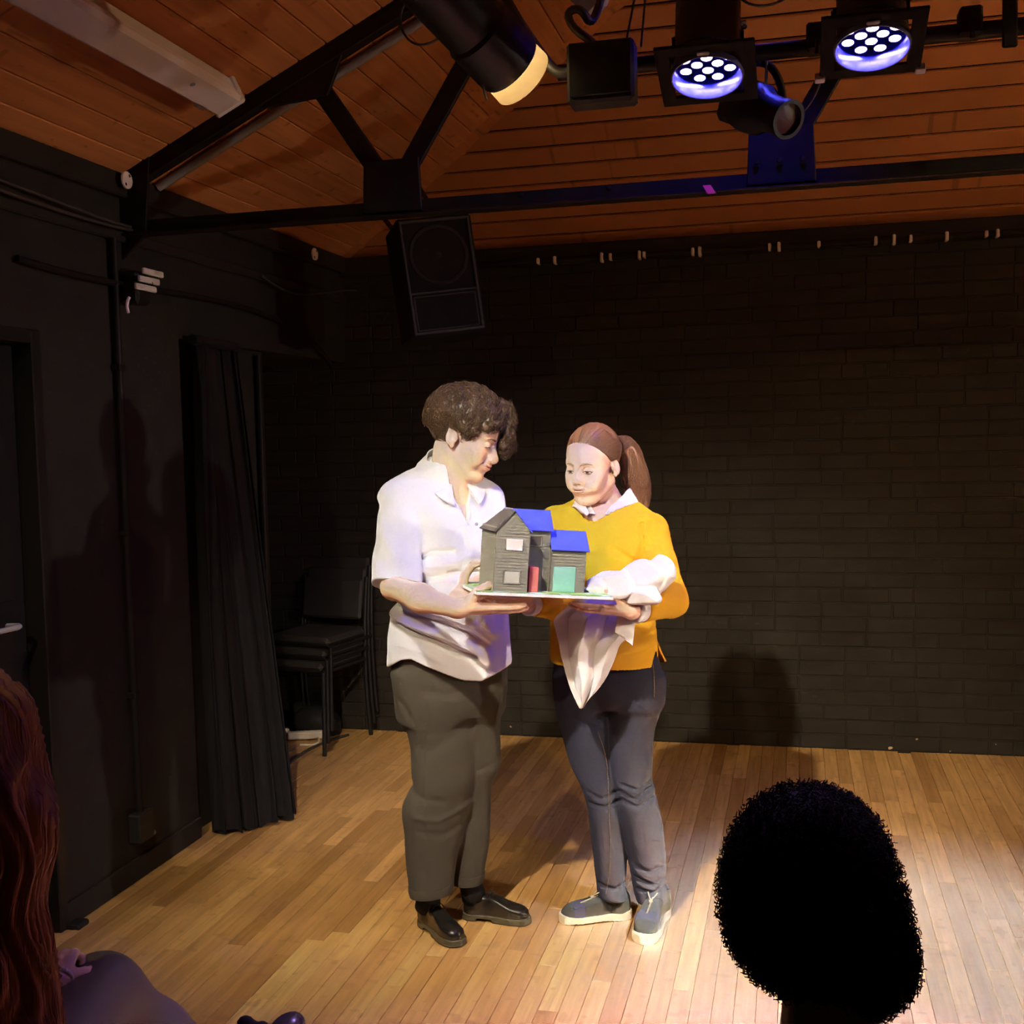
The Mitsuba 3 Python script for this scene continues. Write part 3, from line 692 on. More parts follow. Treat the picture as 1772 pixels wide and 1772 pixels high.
tw = part(mh, 'tower', hl(join(
    siding(A0, A1, .0, gab, AY, 'front'),
    turn(siding(0, AD - AY, .0, flat(AH), 0, 'left'), -math.pi / 2, (A0, AD, 0)),
    turn(siding(0, AD - AY, .0, flat(AH), 0, 'right'), math.pi / 2, (A1, AY, 0)),
    box((A0 + .004, AY + .004, 0), (A1 - .004, AD, AH - .002), 0))), 'siding', label='tall gabled front of grey lapped siding')
part(mh, 'middle_wall', hl(join(siding(A1, B1, 0, flat(AH), BY, 'mid'), box((A1, BY + .004, 0), (B1, AD, AH), 0))), 'siding')
part(mh, 'garage', hl(join(siding(B1, C1, 0, flat(CH), CY, 'gar'), turn(siding(0, .215 - CY, 0, flat(CH), 0, 'gr'), math.pi / 2, (C1, CY, 0)), box((B1, CY + .004, 0), (C1 - .004, .215, CH), 0),
    slab([(C1 - .004, CY, CH), (C1 - .004, .215, CH), (C1 - .004, .14, CR - .004)], (1, 0, 0), .004))), 'siding', label='low garage of grey lapped siding')
xm = (A0 + A1) / 2
# roofs
nrm = unit((-(AR - AH), 0, (A1 - A0) / 2))
part(mh, 'slate_roof', hl(join(slab([(A0 - .010, AY - .007, AH - .011), (xm, AY - .007, AR + .002), (xm, .145, AR + .002), (A0 - .010, AD + .01, AH - .011)], nrm, .004, .001),
    *[slab([(A0 - .010 + (xm - A0 + .010) * t0, AY - .007, AH - .011 + (AR - AH + .013) * t0), (A0 - .010 + (xm - A0 + .010) * t1, AY - .007, AH - .011 + (AR - AH + .013) * t1), (A0 - .010 + (xm - A0 + .010) * t1, .145 + .07 * (1 - t1), AH - .011 + (AR - AH + .013) * t1), (A0 - .010 + (xm - A0 + .010) * t0, .145 + .07 * (1 - t0), AH - .011 + (AR - AH + .013) * t0)], nrm + V(-.04, 0, 0), -.0016 + .004, .0005) for t0, t1 in [(i / 6, (i + 1) / 6 - .01) for i in range(6)]])), 'slate', label='dark grey roof slope')
part(mh, 'ridge_cap', hl(join(box((xm - .004, AY + .03, AR), (xm + .002, .12, AR + .004), .001))), 'model_window_grey')
n2_ = unit(((AR - AH), 0, (A1 - A0) / 2))
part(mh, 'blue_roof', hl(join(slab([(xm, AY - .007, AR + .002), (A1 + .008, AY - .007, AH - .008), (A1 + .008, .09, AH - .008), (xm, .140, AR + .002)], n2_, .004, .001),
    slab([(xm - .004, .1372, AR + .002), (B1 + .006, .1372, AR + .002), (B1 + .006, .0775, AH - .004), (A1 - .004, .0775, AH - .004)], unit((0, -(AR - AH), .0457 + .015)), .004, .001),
    slab([(xm, .1372, AR + .002), (B1 + .006, .1372, AR + .002), (B1 + .006, AD + .008, AH - .008), (xm, AD + .008, AH - .008)], unit((0, .7, .9)), .004, .001))), 'blue_roof', label='main roof with blue light painted in')
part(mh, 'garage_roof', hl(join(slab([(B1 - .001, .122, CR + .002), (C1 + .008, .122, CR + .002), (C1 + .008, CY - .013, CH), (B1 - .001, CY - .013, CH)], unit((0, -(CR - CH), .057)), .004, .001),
    slab([(B1 + .002, .122, CR + .002), (C1 + .008, .122, CR + .002), (C1 + .008, .225, CH), (B1 + .002, .225, CH)], unit((0, .6, .9)), .004, .001))), 'blue_roof', label='garage roof with blue light painted in')
def window(root_pt, w, h, m, lab):
    x, y, z = root_pt
    k = part(mh, 'window', hl(join(box((x, y - .0055, z), (x + w, y + .004, z + .004), .0005), box((x, y - .0055, z + h - .004), (x + w, y + .004, z + h), .0005), box((x, y - .0055, z), (x + .004, y + .004, z + h), .0005), box((x + w - .004, y - .0055, z), (x + w, y + .004, z + h), .0005))), 'siding' if m != 'model_window_white' else 'board_edge', label=lab)
    part(k, 'pane', hl(box((x + .003, y - .0045, z + .003), (x + w - .003, y + .003, z + h - .003), .0004)), m)
window((A0 + .031, AY, .128), .051, .034, 'model_window_white', 'bright white upper window')
window((A0 + .028, AY, .026), .053, .042, 'model_window_grey', 'grey lower window')
window((A1 + .018, BY, .138), .042, .036, 'model_window_dark', 'dark window of the middle wall')
part(mh, 'front_door', hl(box((A1 + .012, BY - .055, 0.001), (A1 + .042, BY + .004, .078), .0015)), 'red_door', label='red front door porch')
part(mh, 'garage_door', hl(box((B1 + .012, CY - .006, .002), (B1 + .083, CY + .003, .080), .001)), 'teal_door', label='teal garage door')
part(mh, 'pipe', hl(join(tube([(A1 - .001, BY - .004, .0), (A1 - .001, BY - .004, AH)], .002, 6), tube([(B1 + .001, CY - .003, .0), (B1 + .001, CY - .003, CH)], .002, 6))), 'slate')


# ------------------------------------------------------------------ bodies and clothes: signed distances, meshed by surface nets
def smin(a, b, k):
    h = np.clip(0.5 + 0.5 * (b - a) / k, 0, 1)
    return b * (1 - h) + a * h - k * h * (1 - h)
def smax(a, b, k): return -smin(-a, -b, k)
def rc(P, a, b, ra, rb):
    a, b = np.asarray(a, np.float32), np.asarray(b, np.float32); ba = b - a
    t = np.clip((P - a) @ ba / max(float(ba @ ba), 1e-9), 0, 1)
    return np.linalg.norm(P - a - t[:, None] * ba, axis=1) - (ra + (rb - ra) * t)
def ell(P, c, r, R=None):
    q = P - np.asarray(c, np.float32)
    if R is not None: q = q @ np.asarray(R, np.float32)
    r = np.asarray(r, np.float32)
    k0 = np.linalg.norm(q / r, axis=1); k1 = np.linalg.norm(q / (r * r), axis=1)
    return k0 * (k0 - 1) / np.maximum(k1, 1e-6)
def sph(P, c, r): return np.linalg.norm(P - np.asarray(c, np.float32), axis=1) - r
def chain(P, pts, rs, k=0.01):
    d = rc(P, pts[0], pts[1], rs[0], rs[1])
    for i in range(1, len(pts) - 1): d = smin(d, rc(P, pts[i], pts[i + 1], rs[i], rs[i + 1]), k)
    return d

def net(fn, lo, hi, h, B=6):
    """mesh of fn = 0 in the box lo..hi with cells of h"""
    lo, hi = np.asarray(lo, float), np.asarray(hi, float)
    nb = np.maximum(1, np.ceil((hi - lo) / (h * B)).astype(int)); n = nb * B + 1
    cen = np.stack(np.meshgrid(*[lo[k] + (np.arange(nb[k]) + .5) * B * h for k in range(3)], indexing='ij'), -1).reshape(-1, 3)
    dc = fn(cen.astype(np.float32))
    val = np.repeat(np.repeat(np.repeat(np.sign(dc).reshape(nb), B, 0), B, 1), B, 2).astype(np.float32)
    val = np.pad(val, ((0, 1),) * 3, mode='edge') * 1.0
    act = np.nonzero(np.abs(dc) < 0.5 * B * h * 1.75 * 1.35 + .005)[0]
    g = np.stack(np.meshgrid(*[np.arange(B + 1)] * 3, indexing='ij'), -1).reshape(-1, 3)
    ijk = np.stack(np.unravel_index(act, nb), 1) * B
    for s in range(0, len(act), 600):
        I = (ijk[s:s + 600, None] + g[None]).reshape(-1, 3)
        val[I[:, 0], I[:, 1], I[:, 2]] = fn((lo + I * h).astype(np.float32))
    ins = val < 0
    cnt = np.zeros(np.array(val.shape) - 1, np.int8)
    for o in np.ndindex(2, 2, 2):
        cnt += ins[o[0]:o[0] + cnt.shape[0], o[1]:o[1] + cnt.shape[1], o[2]:o[2] + cnt.shape[2]]
    C = np.argwhere((cnt > 0) & (cnt < 8)); idx = np.full(cnt.shape, -1, np.int64); idx[C[:, 0], C[:, 1], C[:, 2]] = np.arange(len(C))
    acc, num = np.zeros((len(C), 3)), np.zeros(len(C))
    for ax in range(3):
        e = np.eye(3, dtype=int)[ax]; o1, o2 = [k for k in range(3) if k != ax]
        for a in (0, 1):
            for b in (0, 1):
                p = C.copy(); p[:, o1] += a; p[:, o2] += b; q = p + e
                va, vb = val[p[:, 0], p[:, 1], p[:, 2]], val[q[:, 0], q[:, 1], q[:, 2]]
                m = (va < 0) != (vb < 0); t = np.where(m, va / np.where(m, va - vb, 1), 0)
                acc += np.where(m[:, None], p + t[:, None] * e, 0); num += m
    Vx = lo + acc / num[:, None] * h
    F = []
    for ax in range(3):
        o1, o2 = (ax + 1) % 3, (ax + 2) % 3
        sl = [slice(1, -1)] * 3; sl[ax] = slice(0, -1); s2 = list(sl); s2[ax] = slice(1, None)
        a, b = ins[tuple(sl)], ins[tuple(s2)]
        for flip, m in ((False, a & ~b), (True, ~a & b)):
            p = np.argwhere(m); 
            if not len(p): continue
            for k in (o1, o2): p[:, k] += 1
            c = []
            for d1, d2 in ((-1, -1), (0, -1), (0, 0), (-1, 0)):
                q = p.copy(); q[:, o1] += d1; q[:, o2] += d2; c.append(idx[q[:, 0], q[:, 1], q[:, 2]])
            c = np.stack(c, 1); F.append(c[:, ::-1] if flip else c)
    F = np.vstack(F); F = F[(F >= 0).all(1)]
    return Vx, np.vstack([F[:, [0, 1, 2]], F[:, [0, 2, 3]]])

def relax(m, it=4, lam=0.5):
    v, f = m; v = v.copy()
    import scipy.sparse as sp
    e = np.vstack([f[:, [0, 1]], f[:, [1, 2]], f[:, [2, 0]]]); n = len(v)
    A = sp.coo_matrix((np.ones(len(e) * 2), (np.r_[e[:, 0], e[:, 1]], np.r_[e[:, 1], e[:, 0]])), (n, n)).tocsr(); A.data[:] = 1
    dg = np.maximum(np.asarray(A.sum(1)).ravel(), 1)[:, None]
    for i in range(it):
        v += lam * (A @ v / dg - v); v += -0.53 * (A @ v / dg - v) if lam == 0.5 else 0
    return v, f

class Loft:
    """body of elliptic sections stacked in z; rows: (left point, right point as seen from the front, half depth); yaw of the width axis"""
    def __init__(s, rows, yaw, power=2.08):
        from scipy.interpolate import PchipInterpolator as Pc
        s.u = np.array([math.cos(yaw), math.sin(yaw)]); s.v = np.array([-math.sin(yaw), math.cos(yaw)]); s.p = power
        rows = sorted(rows, key=lambda r: r[0][2] + r[1][2])
        z = np.array([(r[0][2] + r[1][2]) / 2 for r in rows]); L = np.array([r[0] for r in rows]); Rr = np.array([r[1] for r in rows])
        c = (L + Rr) / 2; e = np.linalg.norm((Rr - L)[:, :2], axis=1) / 2; d = np.array([r[2] for r in rows])
        w = np.sqrt(np.maximum(e ** 2 - (d * math.sin(yaw)) ** 2, 1e-4)) / abs(math.cos(yaw))
        off = np.array([(r[3] if len(r) > 3 else 0.0) for r in rows])
        s.z = np.linspace(z[0], z[-1], 160)
        s.c = [Pc(z, c[:, k])(s.z) for k in (0, 1)]; s.c[1] = s.c[1] + Pc(z, off)(s.z); s.w = Pc(z, w)(s.z); s.d = Pc(z, d)(s.z); s.z0, s.z1 = z[0], z[-1]
    def local(s, P):
        zz = P[:, 2]; q = np.stack([P[:, 0] - np.interp(zz, s.z, s.c[0]), P[:, 1] - np.interp(zz, s.z, s.c[1])], 1)
        return q @ s.u, q @ s.v, np.interp(zz, s.z, s.w), np.interp(zz, s.z, s.d)
    def __call__(s, P, grow=0.0, k=0.02):
        a, b, w, d = s.local(P); w = w + grow; d = d + grow
        r = (np.abs(a / w) ** s.p + np.abs(b / d) ** s.p) ** (1 / s.p)
        g = np.sqrt((a / w) ** 2 / w ** 2 + (b / d) ** 2 / d ** 2) / np.maximum(np.sqrt((a / w) ** 2 + (b / d) ** 2), 1e-4)
        e = (r - 1) / np.maximum(g, 1 / np.maximum(w, d))
        return smax(e, smax(P[:, 2] - s.z1 - grow, s.z0 - grow - P[:, 2], .002), k)

def creases(P, lines, front=None):
    """lines: list of (points [(x, z)...], width, depth); returns the displacement (positive = pressed in)"""
    out = np.zeros(len(P), np.float32)
    X = P[:, [0, 2]]
    for pts, w, dep in lines:
        best = np.full(len(P), 9.0, np.float32)
        pts = [np.array([p[0], p[-1]], np.float32) for p in pts]
        for i, (a, b) in enumerate(zip(pts[:-1], pts[1:])):
            ba = b - a; t = np.clip((X - a) @ ba / float(ba @ ba), 0, 1)
            best = np.minimum(best, np.linalg.norm(X - a - t[:, None] * ba, axis=1))
        out += dep * np.exp(-(best / w) ** 2)
    return out if front is None else out * front

def strands(Pp, r, sides=4):
    """many thin tubes at once: Pp (S, M, 3), r (S, M) or scalar"""
    S, M, _ = Pp.shape; r = np.broadcast_to(r, (S, M))
    t = np.gradient(Pp, axis=1); t /= np.maximum(np.linalg.norm(t, axis=2, keepdims=True), 1e-9)
    a = np.cross(t, np.where(np.abs(t[..., 2:]) < .8, [0, 0, 1.0], [1.0, 0, 0])); a /= np.linalg.norm(a, axis=2, keepdims=True)
    b = np.cross(t, a); ang = np.arange(sides) * 2 * np.pi / sides
    v = Pp[:, :, None] + r[..., None, None] * (np.cos(ang)[:, None] * a[:, :, None] + np.sin(ang)[:, None] * b[:, :, None])
    i, j = np.meshgrid(np.arange(M - 1), np.arange(sides), indexing='ij'); k = (j + 1) % sides
    q = np.stack([i * sides + j, i * sides + k, (i + 1) * sides + k, (i + 1) * sides + j], -1).reshape(-1, 4)
    q = (q[None] + (np.arange(S) * M * sides)[:, None, None]).reshape(-1, 4)
    return v.reshape(-1, 3), np.vstack([q[:, [0, 1, 2]], q[:, [0, 2, 3]]])

def frame(fwd, up=(0, 0, 1)):
    """columns: forward, left, up"""
    x = unit(fwd); y = unit(np.cross(up, x)); return np.stack([x, y, np.cross(x, y)], 1)

# a head in its own frame: x forward, y to its left, z up, centre between the ears
def head_sdf(P, g):
    """g: dict of small differences between people"""
    d = ell(P, (-.014, 0, .045), (.100, .076, .090))
    d = smin(d, ell(P, (.030, 0, .035), (.062, .062, .070)), .03)                     # forehead
    d = smin(d, ell(P, (.032, 0, -.030), (.056, g.get('cheek', .058), .075)), .03)    # face
    for s in (-1, 1):
        d = smin(d, rc(P, (-.012, s * .052, -.050), (.052, s * .022, -.098), .020, .017), .03)   # jaw
        d = smin(d, sph(P, (.057, s * .041, -.024), .024), .025)                      # cheek bone
        d = smin(d, sph(P, (.064, s * .034, -.050), g.get('apple', .020)), .02)
        d = smin(d, rc(P, (.082, s * .012, .022), (.074, s * .042, .024), .011, .009), .016)     # brow
    d = smin(d, sph(P, (.071, 0, -.099), g.get('chin', .019)), .022)
    for s in (-1, 1):
        d = smax(d, -ell(P, (.103, s * .0315, .002), (.020, .020, .013)), .014)       # eye socket
    nz = g.get('nosez', -.030)
    d = smin(d, rc(P, (.078, 0, .020), (g.get('nose', .106), 0, nz), .0095, .0118), .014)      # nose
    d = smin(d, rc(P, (.076, 0, .000), (.092, 0, nz - .002), .012, .015), .016)
    for s in (-1, 1):
        d = smin(d, sph(P, (.092, s * .0140, nz - .005), .0088), .008)
        d = smin(d, ell(P, (.0795, s * .0315, .0025), (.0135, .0165, .0125)), .004)   # lids over the eye
        d = smax(d, -rc(P, (.102, s * .0065, nz - .0145), (.094, s * .0075, nz - .0105), .0026, .0026), .003)  # nostrils
    d = smin(d, ell(P, (.082, 0, -.062), (.018, .030, .020)), .014)                    # muzzle
    d = smin(d, ell(P, (.0965, 0, -.0565), (.0070, .0200, .0050)), .004)               # lips
    d = smin(d, ell(P, (.0945, 0, -.0680), (.0075, .0175, .0058)), .004)
    for s in (-1, 1):
        if g.get('fold', 1): d = smax(d, -rc(P, (.092, s * .022, -.036), (.080, s * .036, -.056), .0010, .0014), .008)  # fold beside the nose
        d = smax(d, -rc(P, (.1045, 0, -.0622), (.084, s * .029, -.0590 + g.get('smile', .004)), .0016, .0026), .003)
    for s in (-1, 1):                                                                   # ears
        c = V(-.012, s * .079, .000); Re = frame((.25, s * -.05, 0)) @ Rot.from_euler('x', s * 18, degrees=True).as_matrix()
        e = ell(P, c, (.0180, .0080, .0285), Re)
        e = smax(e, -ell(P, c + V(.003, s * .0095, .002), (.0115, .0085, .0195), Re), .0025)
        e = smin(e, ell(P, c + V(.008, s * .002, -.025), (.007, .0055, .009), Re), .004)
        e = smin(e, sph(P, c + V(.014, s * .001, -.004), .0055), .004)
        d = smin(d, e, .004)
    return d
def face_parts(root, HRm, hc, sc, sdf, look, iris, brow, gender, brow_w=.0042, lid=.0040):
    """eyes, brows and lips laid on the face"""
    W = lambda m: move((np.asarray(m[0]) * sc, m[1]), HRm, hc)
    xs = np.linspace(.135, .03, 211)
    def on(y, z, lift=0.0):
        P = np.array([(x, y, z) for x in xs], np.float32); d = sdf(P)
        return V(xs[np.argmax(d < 0)] + lift, y, z)
    eye = trimesh.creation.icosphere(3, 1.0); ev, ef = np.array(eye.vertices), np.array(eye.faces)
    for s in (-1, 1):
        c = on(s * .0315, -.0030)
        ld = unit(look)
        k = part(root, 'eye', W((ev * V(.0040, .0125, lid) + c + V(-.0020, 0, -.0005), ef)), 'eye_white', smooth=True)
        part(k, 'iris', W((ev * V(.0022, .0052, lid * .95) + c + V(.0012, ld[1] * .006, -.0006), ef)), iris, smooth=True)
        la = [on(s * (.0315 + .0145 * a), -.0030 + lid * (1 - a * a) * .9 - .0012 * (a * s > 9), .0004) for a in np.linspace(-1, 1, 13)]
        part(k, 'lash', W(tube(la, .0012 if gender == 'w' else .0011, 6)), 'lash', smooth=True)
        b = [on(s * (.012 + .037 * t), .0195 + .0075 * math.sin(min(1, t * 1.2) * 2.2) - .005 * t, .0002) for t in np.linspace(0, 1, 16)]
        part(root, 'eyebrow', W(tube(b, [brow_w * (.75 + .5 * t if t < .4 else 1.25 * (1 - t) + .2) for t in np.linspace(0, 1, 16)], 8)), brow, smooth=True)
    wd = np.sqrt(np.clip(1 - np.linspace(-1, 1, 24) ** 2, 0.02, 1))
    up = [on(.0235 * t, -.0575 + .0045 * t * t, -.0012) for t in np.linspace(-1, 1, 24)]
    lo = [on(.0225 * t, -.0668 + .0055 * t * t, -.0018) for t in np.linspace(-1, 1, 24)]
    ml = [on(.0245 * t, -.0622 + .0045 * t * t, .0002) for t in np.linspace(-1, 1, 24)]
    k = part(root, 'lips', W(join(tube(up, .0034 * wd, 8), tube(lo, .0044 * wd, 8))), 'lip_' + gender, smooth=True)
    part(k, 'lip_line', W(tube(ml, .0008, 6)), 'lip_line', smooth=True)

def hand_bones(curl, spread=(.10, .02, -.06, -.16), thumb=((.45, .75, -.25), (.75, .45, -.25), (.85, .25, -.25)), sc=1.0):
    """bones of a right hand: x to the fingers, y to the thumb, z out of the back; curl: four (knuckle, middle, end) angles"""
    mcp = [(.090, .032, 0), (.094, .010, .003), (.089, -.012, .002), (.080, -.031, -.003)]
    ln = [(.043, .026, .021), (.047, .030, .022), (.043, .028, .021), (.033, .021, .018)]
    rr = [.0100, .0102, .0096, .0084]; out = []
    for m, l, r, cu, spd in zip(mcp, ln, rr, curl, spread):
        p = V(*m); a = 0; f = [p]
        for L, c in zip(l, cu):
            a += c; p = p + L * V(math.cos(a) * math.cos(spd), math.cos(a) * math.sin(spd), -math.sin(a)); f.append(p)
        out.append((f, [r * 1.05, r, r * .92, r * .78]))
    p = V(.020, .026, -.010); f = [p]
    for L, t in zip((.046, .036, .029), thumb): p = p + L * unit(t); f.append(p)
    out.append((f, [.0155, .0128, .0112, .0092]))
    return [([q * sc for q in f], [r * sc for r in rs]) for f, rs in out], sc
def hand_fn(bones, wrist, R, left=False):
    b, sc = bones
    tr = lambda q: V(*wrist) + np.asarray(R) @ (V(q[0], -q[1] if left else q[1], q[2]))
    w0 = tr((0, 0, 0))
    pal = [(tr(V(.0, .012, 0) * sc), tr(f[0][0])) for f in b[:4]]
    fingers = [([tr(q) for q in f], rs) for f, rs in b]
    def fn(P):
        d = None
        for i, (a, c) in enumerate(pal):
            a2 = tr(V(.0, .015 - .010 * i, 0) * sc)
            e = rc(P, a2, c, .0155 * sc, .0118 * sc); d = e if d is None else smin(d, e, .010)
        d = smin(d, rc(P, tr(V(.02, -.022, -.008) * sc), tr(V(.06, -.026, -.008) * sc), .013 * sc, .012 * sc), .012)
        for i, (f, rs) in enumerate(fingers):
            e = chain(P, f, rs, .004)
            d = smin(d, e, .012 if i == 4 else .005)
        return d
    pts = np.array([q for f, _ in fingers for q in f] + [w0])
    return fn, pts

# materials of people
def skin(name, base, red, seed):
    def c(p, n, uv):
        a = fbm(p.x * 55 + seed, p.y * 55, p.z * 55, 3); b = fbm(p.x * 12, p.y * 12 + seed, p.z * 12, 2)
        return mix(base, red, 0.25 * a + 0.45 * b)
    mat(name, proc(c), 0.46, spec=0.4)
skin('skin_man', (0.58, 0.36, 0.25), (0.53, 0.255, 0.17), 1.0)
skin('skin_woman', (0.62, 0.40, 0.305), (0.58, 0.295, 0.225), 5.0)
mat('eye_white', (0.55, 0.50, 0.46), 0.2)
mat('iris_dark', (0.035, 0.022, 0.015), 0.15)
mat('lash', (0.030, 0.018, 0.014), 0.6)
mat('lip_line', (0.32, 0.12, 0.10), 0.6)
mat('lip_m', (0.46, 0.19, 0.15), 0.45)
mat('lip_w', (0.52, 0.20, 0.17), 0.42)
mat('hair_brown', (0.040, 0.024, 0.013), 0.5, spec=0.45)
mat('brow_brown', (0.10, 0.055, 0.032), 0.7)
mat('brow_fair', (0.30, 0.16, 0.10), 0.7)
mat('hair_auburn', (0.165, 0.080, 0.045), 0.45, spec=0.5)
weave = lambda s: (lambda p, n, uv: fbm(p.x * s, p.y * s, p.z * s, 2))
mat('shirt_cotton', (0.74, 0.755, 0.75), 0.85, spec=0.15, bump=weave(160), scale=0.0012)
mat('white_cotton', (0.66, 0.64, 0.65), 0.85, spec=0.15)
mat('mustard_knit', (0.58, 0.285, 0.020), 0.9, spec=0.1, sheen=0.2, bump=weave(220), scale=0.0015)
mat('chino', (0.031, 0.028, 0.024), 0.95, spec=0.03, bump=weave(200), scale=0.001)
def col_denim(p, n, uv):
    a = fbm(p.x * 9, p.y * 9, p.z * 5, 3); b = noise(p.x * 500, p.y * 500, p.z * 160)
    return mix((0.0095, 0.0110, 0.021), (0.022, 0.025, 0.044), 0.7 * a + 0.3 * b)
mat('denim', proc(col_denim), 0.85, spec=0.06)
mat('seam_thread', (0.15, 0.095, 0.048), 0.9)
mat('black_leather', (0.004, 0.004, 0.004), 0.2, spec=0.45)
mat('shoe_sole', (0.026, 0.023, 0.014), 0.45, spec=0.4)
mat('black_sock', (0.008, 0.008, 0.008), 0.95, spec=0.05)
mat('sneaker_black', (0.012, 0.014, 0.016), 0.9, spec=0.05)
mat('sneaker_navy', (0.014, 0.015, 0.048), 0.75, spec=0.2)
mat('cream_rubber', (0.50, 0.43, 0.31), 0.6)
mat('zip_metal', (0.55, 0.45, 0.30), 0.3, metal=0.8)

def shoe(root, toe, heel, kind, flip=1):
    """toe and heel are points on the floor"""
    toe, heel = V(*toe), V(*heel); L = np.linalg.norm(toe - heel); f = unit(toe - heel); R = frame(f)
    s = L / .30; o = heel + f * .012
    W = lambda m: move((np.asarray(m[0]) * s, m[1]), R, V(o[0], o[1], 0.0015))
    def outline(P, grow=0.0):
        x = np.clip(P[:, 0] / .29, 0, 1)
        w = np.interp(x, [0, .12, .35, .55, .72, .88, .96, 1], [.026, .034, .033, .040, .047, .043, .032, .018]) + grow
        cx = np.interp(x, [0, .5, .75, 1], [0, .002 * flip, .004 * flip, .010 * flip])
        e = np.abs(P[:, 1] - cx) - w
        return smax(e, smax(-P[:, 0] - .004 - grow, P[:, 0] - .290 - grow, .01), .03)
    if kind == 'brogue':
        up = lambda P: smin(smin(smax(outline(P, -.004), P[:, 2] - (.030 + np.interp(P[:, 0], [0, .08, .14, .21, .25, .29], [.075, .075, .072, .040, .030, .016])), .022),
            rc(P, (.045, 0, .05), (.040, 0, .105), .040, .038), .02), rc(P, (.215, .004 * flip, .040), (.245, .006 * flip, .040), .034, .030), .02)
        upf = lambda P: smax(smax(up(P), .022 - P[:, 2], .004), P[:, 2] - .112, .004)
        part(root, 'shoe', W(net(upf, (-.03, -.08, -.01), (.33, .08, .15), .0035)), 'black_leather', smooth=True, label='black leather brogue')
        k = list(scene)[-1]
        sol = lambda P: smax(smax(outline(P, .004 + .0012 * np.sin(P[:, 2] * 900)), np.abs(P[:, 2] - .014) - .014, .004), -smax(np.abs(P[:, 0] - .095) - .035, P[:, 2] - .010, .006), .006)
        part(k, 'sole', W(net(sol, (-.03, -.08, -.012), (.33, .08, .05), .0035)), 'shoe_sole', smooth=40, label='thick translucent olive sole')
        wing = [V(.215 + .03 * math.cos(a * 1.0), .045 * math.sin(a), .055 - .012 * abs(math.sin(a)) + .006 * math.cos(3 * a)) for a in np.linspace(-1.3, 1.3, 24)]
        part(k, 'toe_seam', W(tube([q + V(0, .004 * flip, 0) for q in wing], .0022, 6)), 'black_leather', smooth=True)
        lc = []
        for i in range(4):
            x = .120 + .020 * i; z = .112 - .0105 * i
            lc.append(tube(spline([(x, -.022, z - .010), (x - .004, 0, z), (x, .022, z - .010)], 8), .0025, 6))
        lc += [tube(spline([(.118, 0, .112), (.110, s2 * .028, .112), (.128, s2 * .034, .090), (.135, s2 * .030, .080)], 12), .0022, 6) for s2 in (-1, 1)]
        part(k, 'laces', W(join(*lc)), 'black_sock', smooth=True)
    else:
        up = lambda P: smin(smax(outline(P, -.003), P[:, 2] - (.028 + np.interp(P[:, 0], [0, .05, .13, .20, .25, .29], [.070, .068, .070, .046, .036, .016])), .02),
            rc(P, (.045, 0, .05), (.045, 0, .100), .040, .037), .02)
        upf = lambda P: smax(smax(up(P), .018 - P[:, 2], .004), P[:, 2] - .108, .004)
        part(root, 'shoe', W(net(upf, (-.03, -.08, -.01), (.33, .08, .15), .0035)), 'sneaker_black', smooth=True, label='black and navy sneaker')
        k = list(scene)[-1]
        tread = lambda P: .003 * np.maximum(0, np.sin(P[:, 0] * 330)) * (P[:, 2] < .012)
        sol = lambda P: smax(outline(P, .005) , np.abs(P[:, 2] - .015) - (.014 - tread(P) + np.interp(P[:, 0], [0, .05, .12, .24, .29], [.008, .005, 0, 0, .008])), .006)
        part(k, 'sole', W(net(sol, (-.03, -.08, -.015), (.33, .08, .06), .0035)), 'cream_rubber', smooth=40, label='cream rubber sole')
        band = lambda P: smax(smax(upf(P) - .0014, np.abs(P[:, 0] - .215) - .026, .004), .026 - P[:, 2], .003)
        part(k, 'toe_panel', W(net(band, (.15, -.08, 0), (.29, .08, .12), .0035)), 'sneaker_navy', smooth=True)
        part(k, 'zip', W(tube([(.205, 0, .0735), (.13, 0, .101)], .0032, 8)), 'zip_metal', smooth=True)
        part(k, 'zip_pull', W(join(tube(spline([(.150, 0, .100), (.140, .012, .112), (.128, .018, .120)], 10), .0022, 6), tube(spline([(.150, 0, .100), (.138, -.012, .112), (.125, -.018, .118)], 10), .0022, 6), move(lathe([(.002, -.003), (.007, -.003), (.007, .003), (.002, .003), (.002, -.003)], 16), None, (.156, 0, .098)))), 'cream_rubber', smooth=True)


# ------------------------------------------------------------------ the man in the white shirt
man = thing('person', 'man with curly brown hair in untucked white shirt and dark trousers holding the model house', 'person')
mc = unit((.72, -.69, 0)); mu = V(.69, .72, 0)
MF = unit((.985, -.03, 0)) * math.cos(math.radians(20)) + V(0, 0, -math.sin(math.radians(20)))
MR = frame(MF); MC = V(*(-1.029, 3.530, 1.620)); MS = 1.08
toh = lambda p: (V(*p) - MC) @ MR / MS
nb, nt = toh((-1.095, 3.530, 1.440)), V(-.030, 0, -.05)
chest = toh((-1.063, 3.540, 1.411))
g_man = dict(nose=.109, nosez=-.034, smile=.007, chin=.021, cheek=.056)
def man_head(P):
    d = head_sdf(P, g_man)
    d = smin(d, rc(P, nt, nb, .050, .056), .022)
    d = smin(d, rc(P, V(.0, 0, -.07), nb + V(.02, 0, .03), .034, .038), .025)
    d = smin(d, rc(P, nb, chest, .052, .046), .03)
    return d
hm = net(man_head, (-.16, -.13, -.27), (.15, .13, .15), .0022)
hm = (hm[0] * MS @ MR.T + MC, hm[1])
S_r, E_r, W_r = V(*(-1.216, 3.440, 1.420)), V(*(-1.199, 3.300, 1.168)), V(*(-0.948, 3.140, 1.129))
mid = V(*(-1.077, 3.190, 1.151))
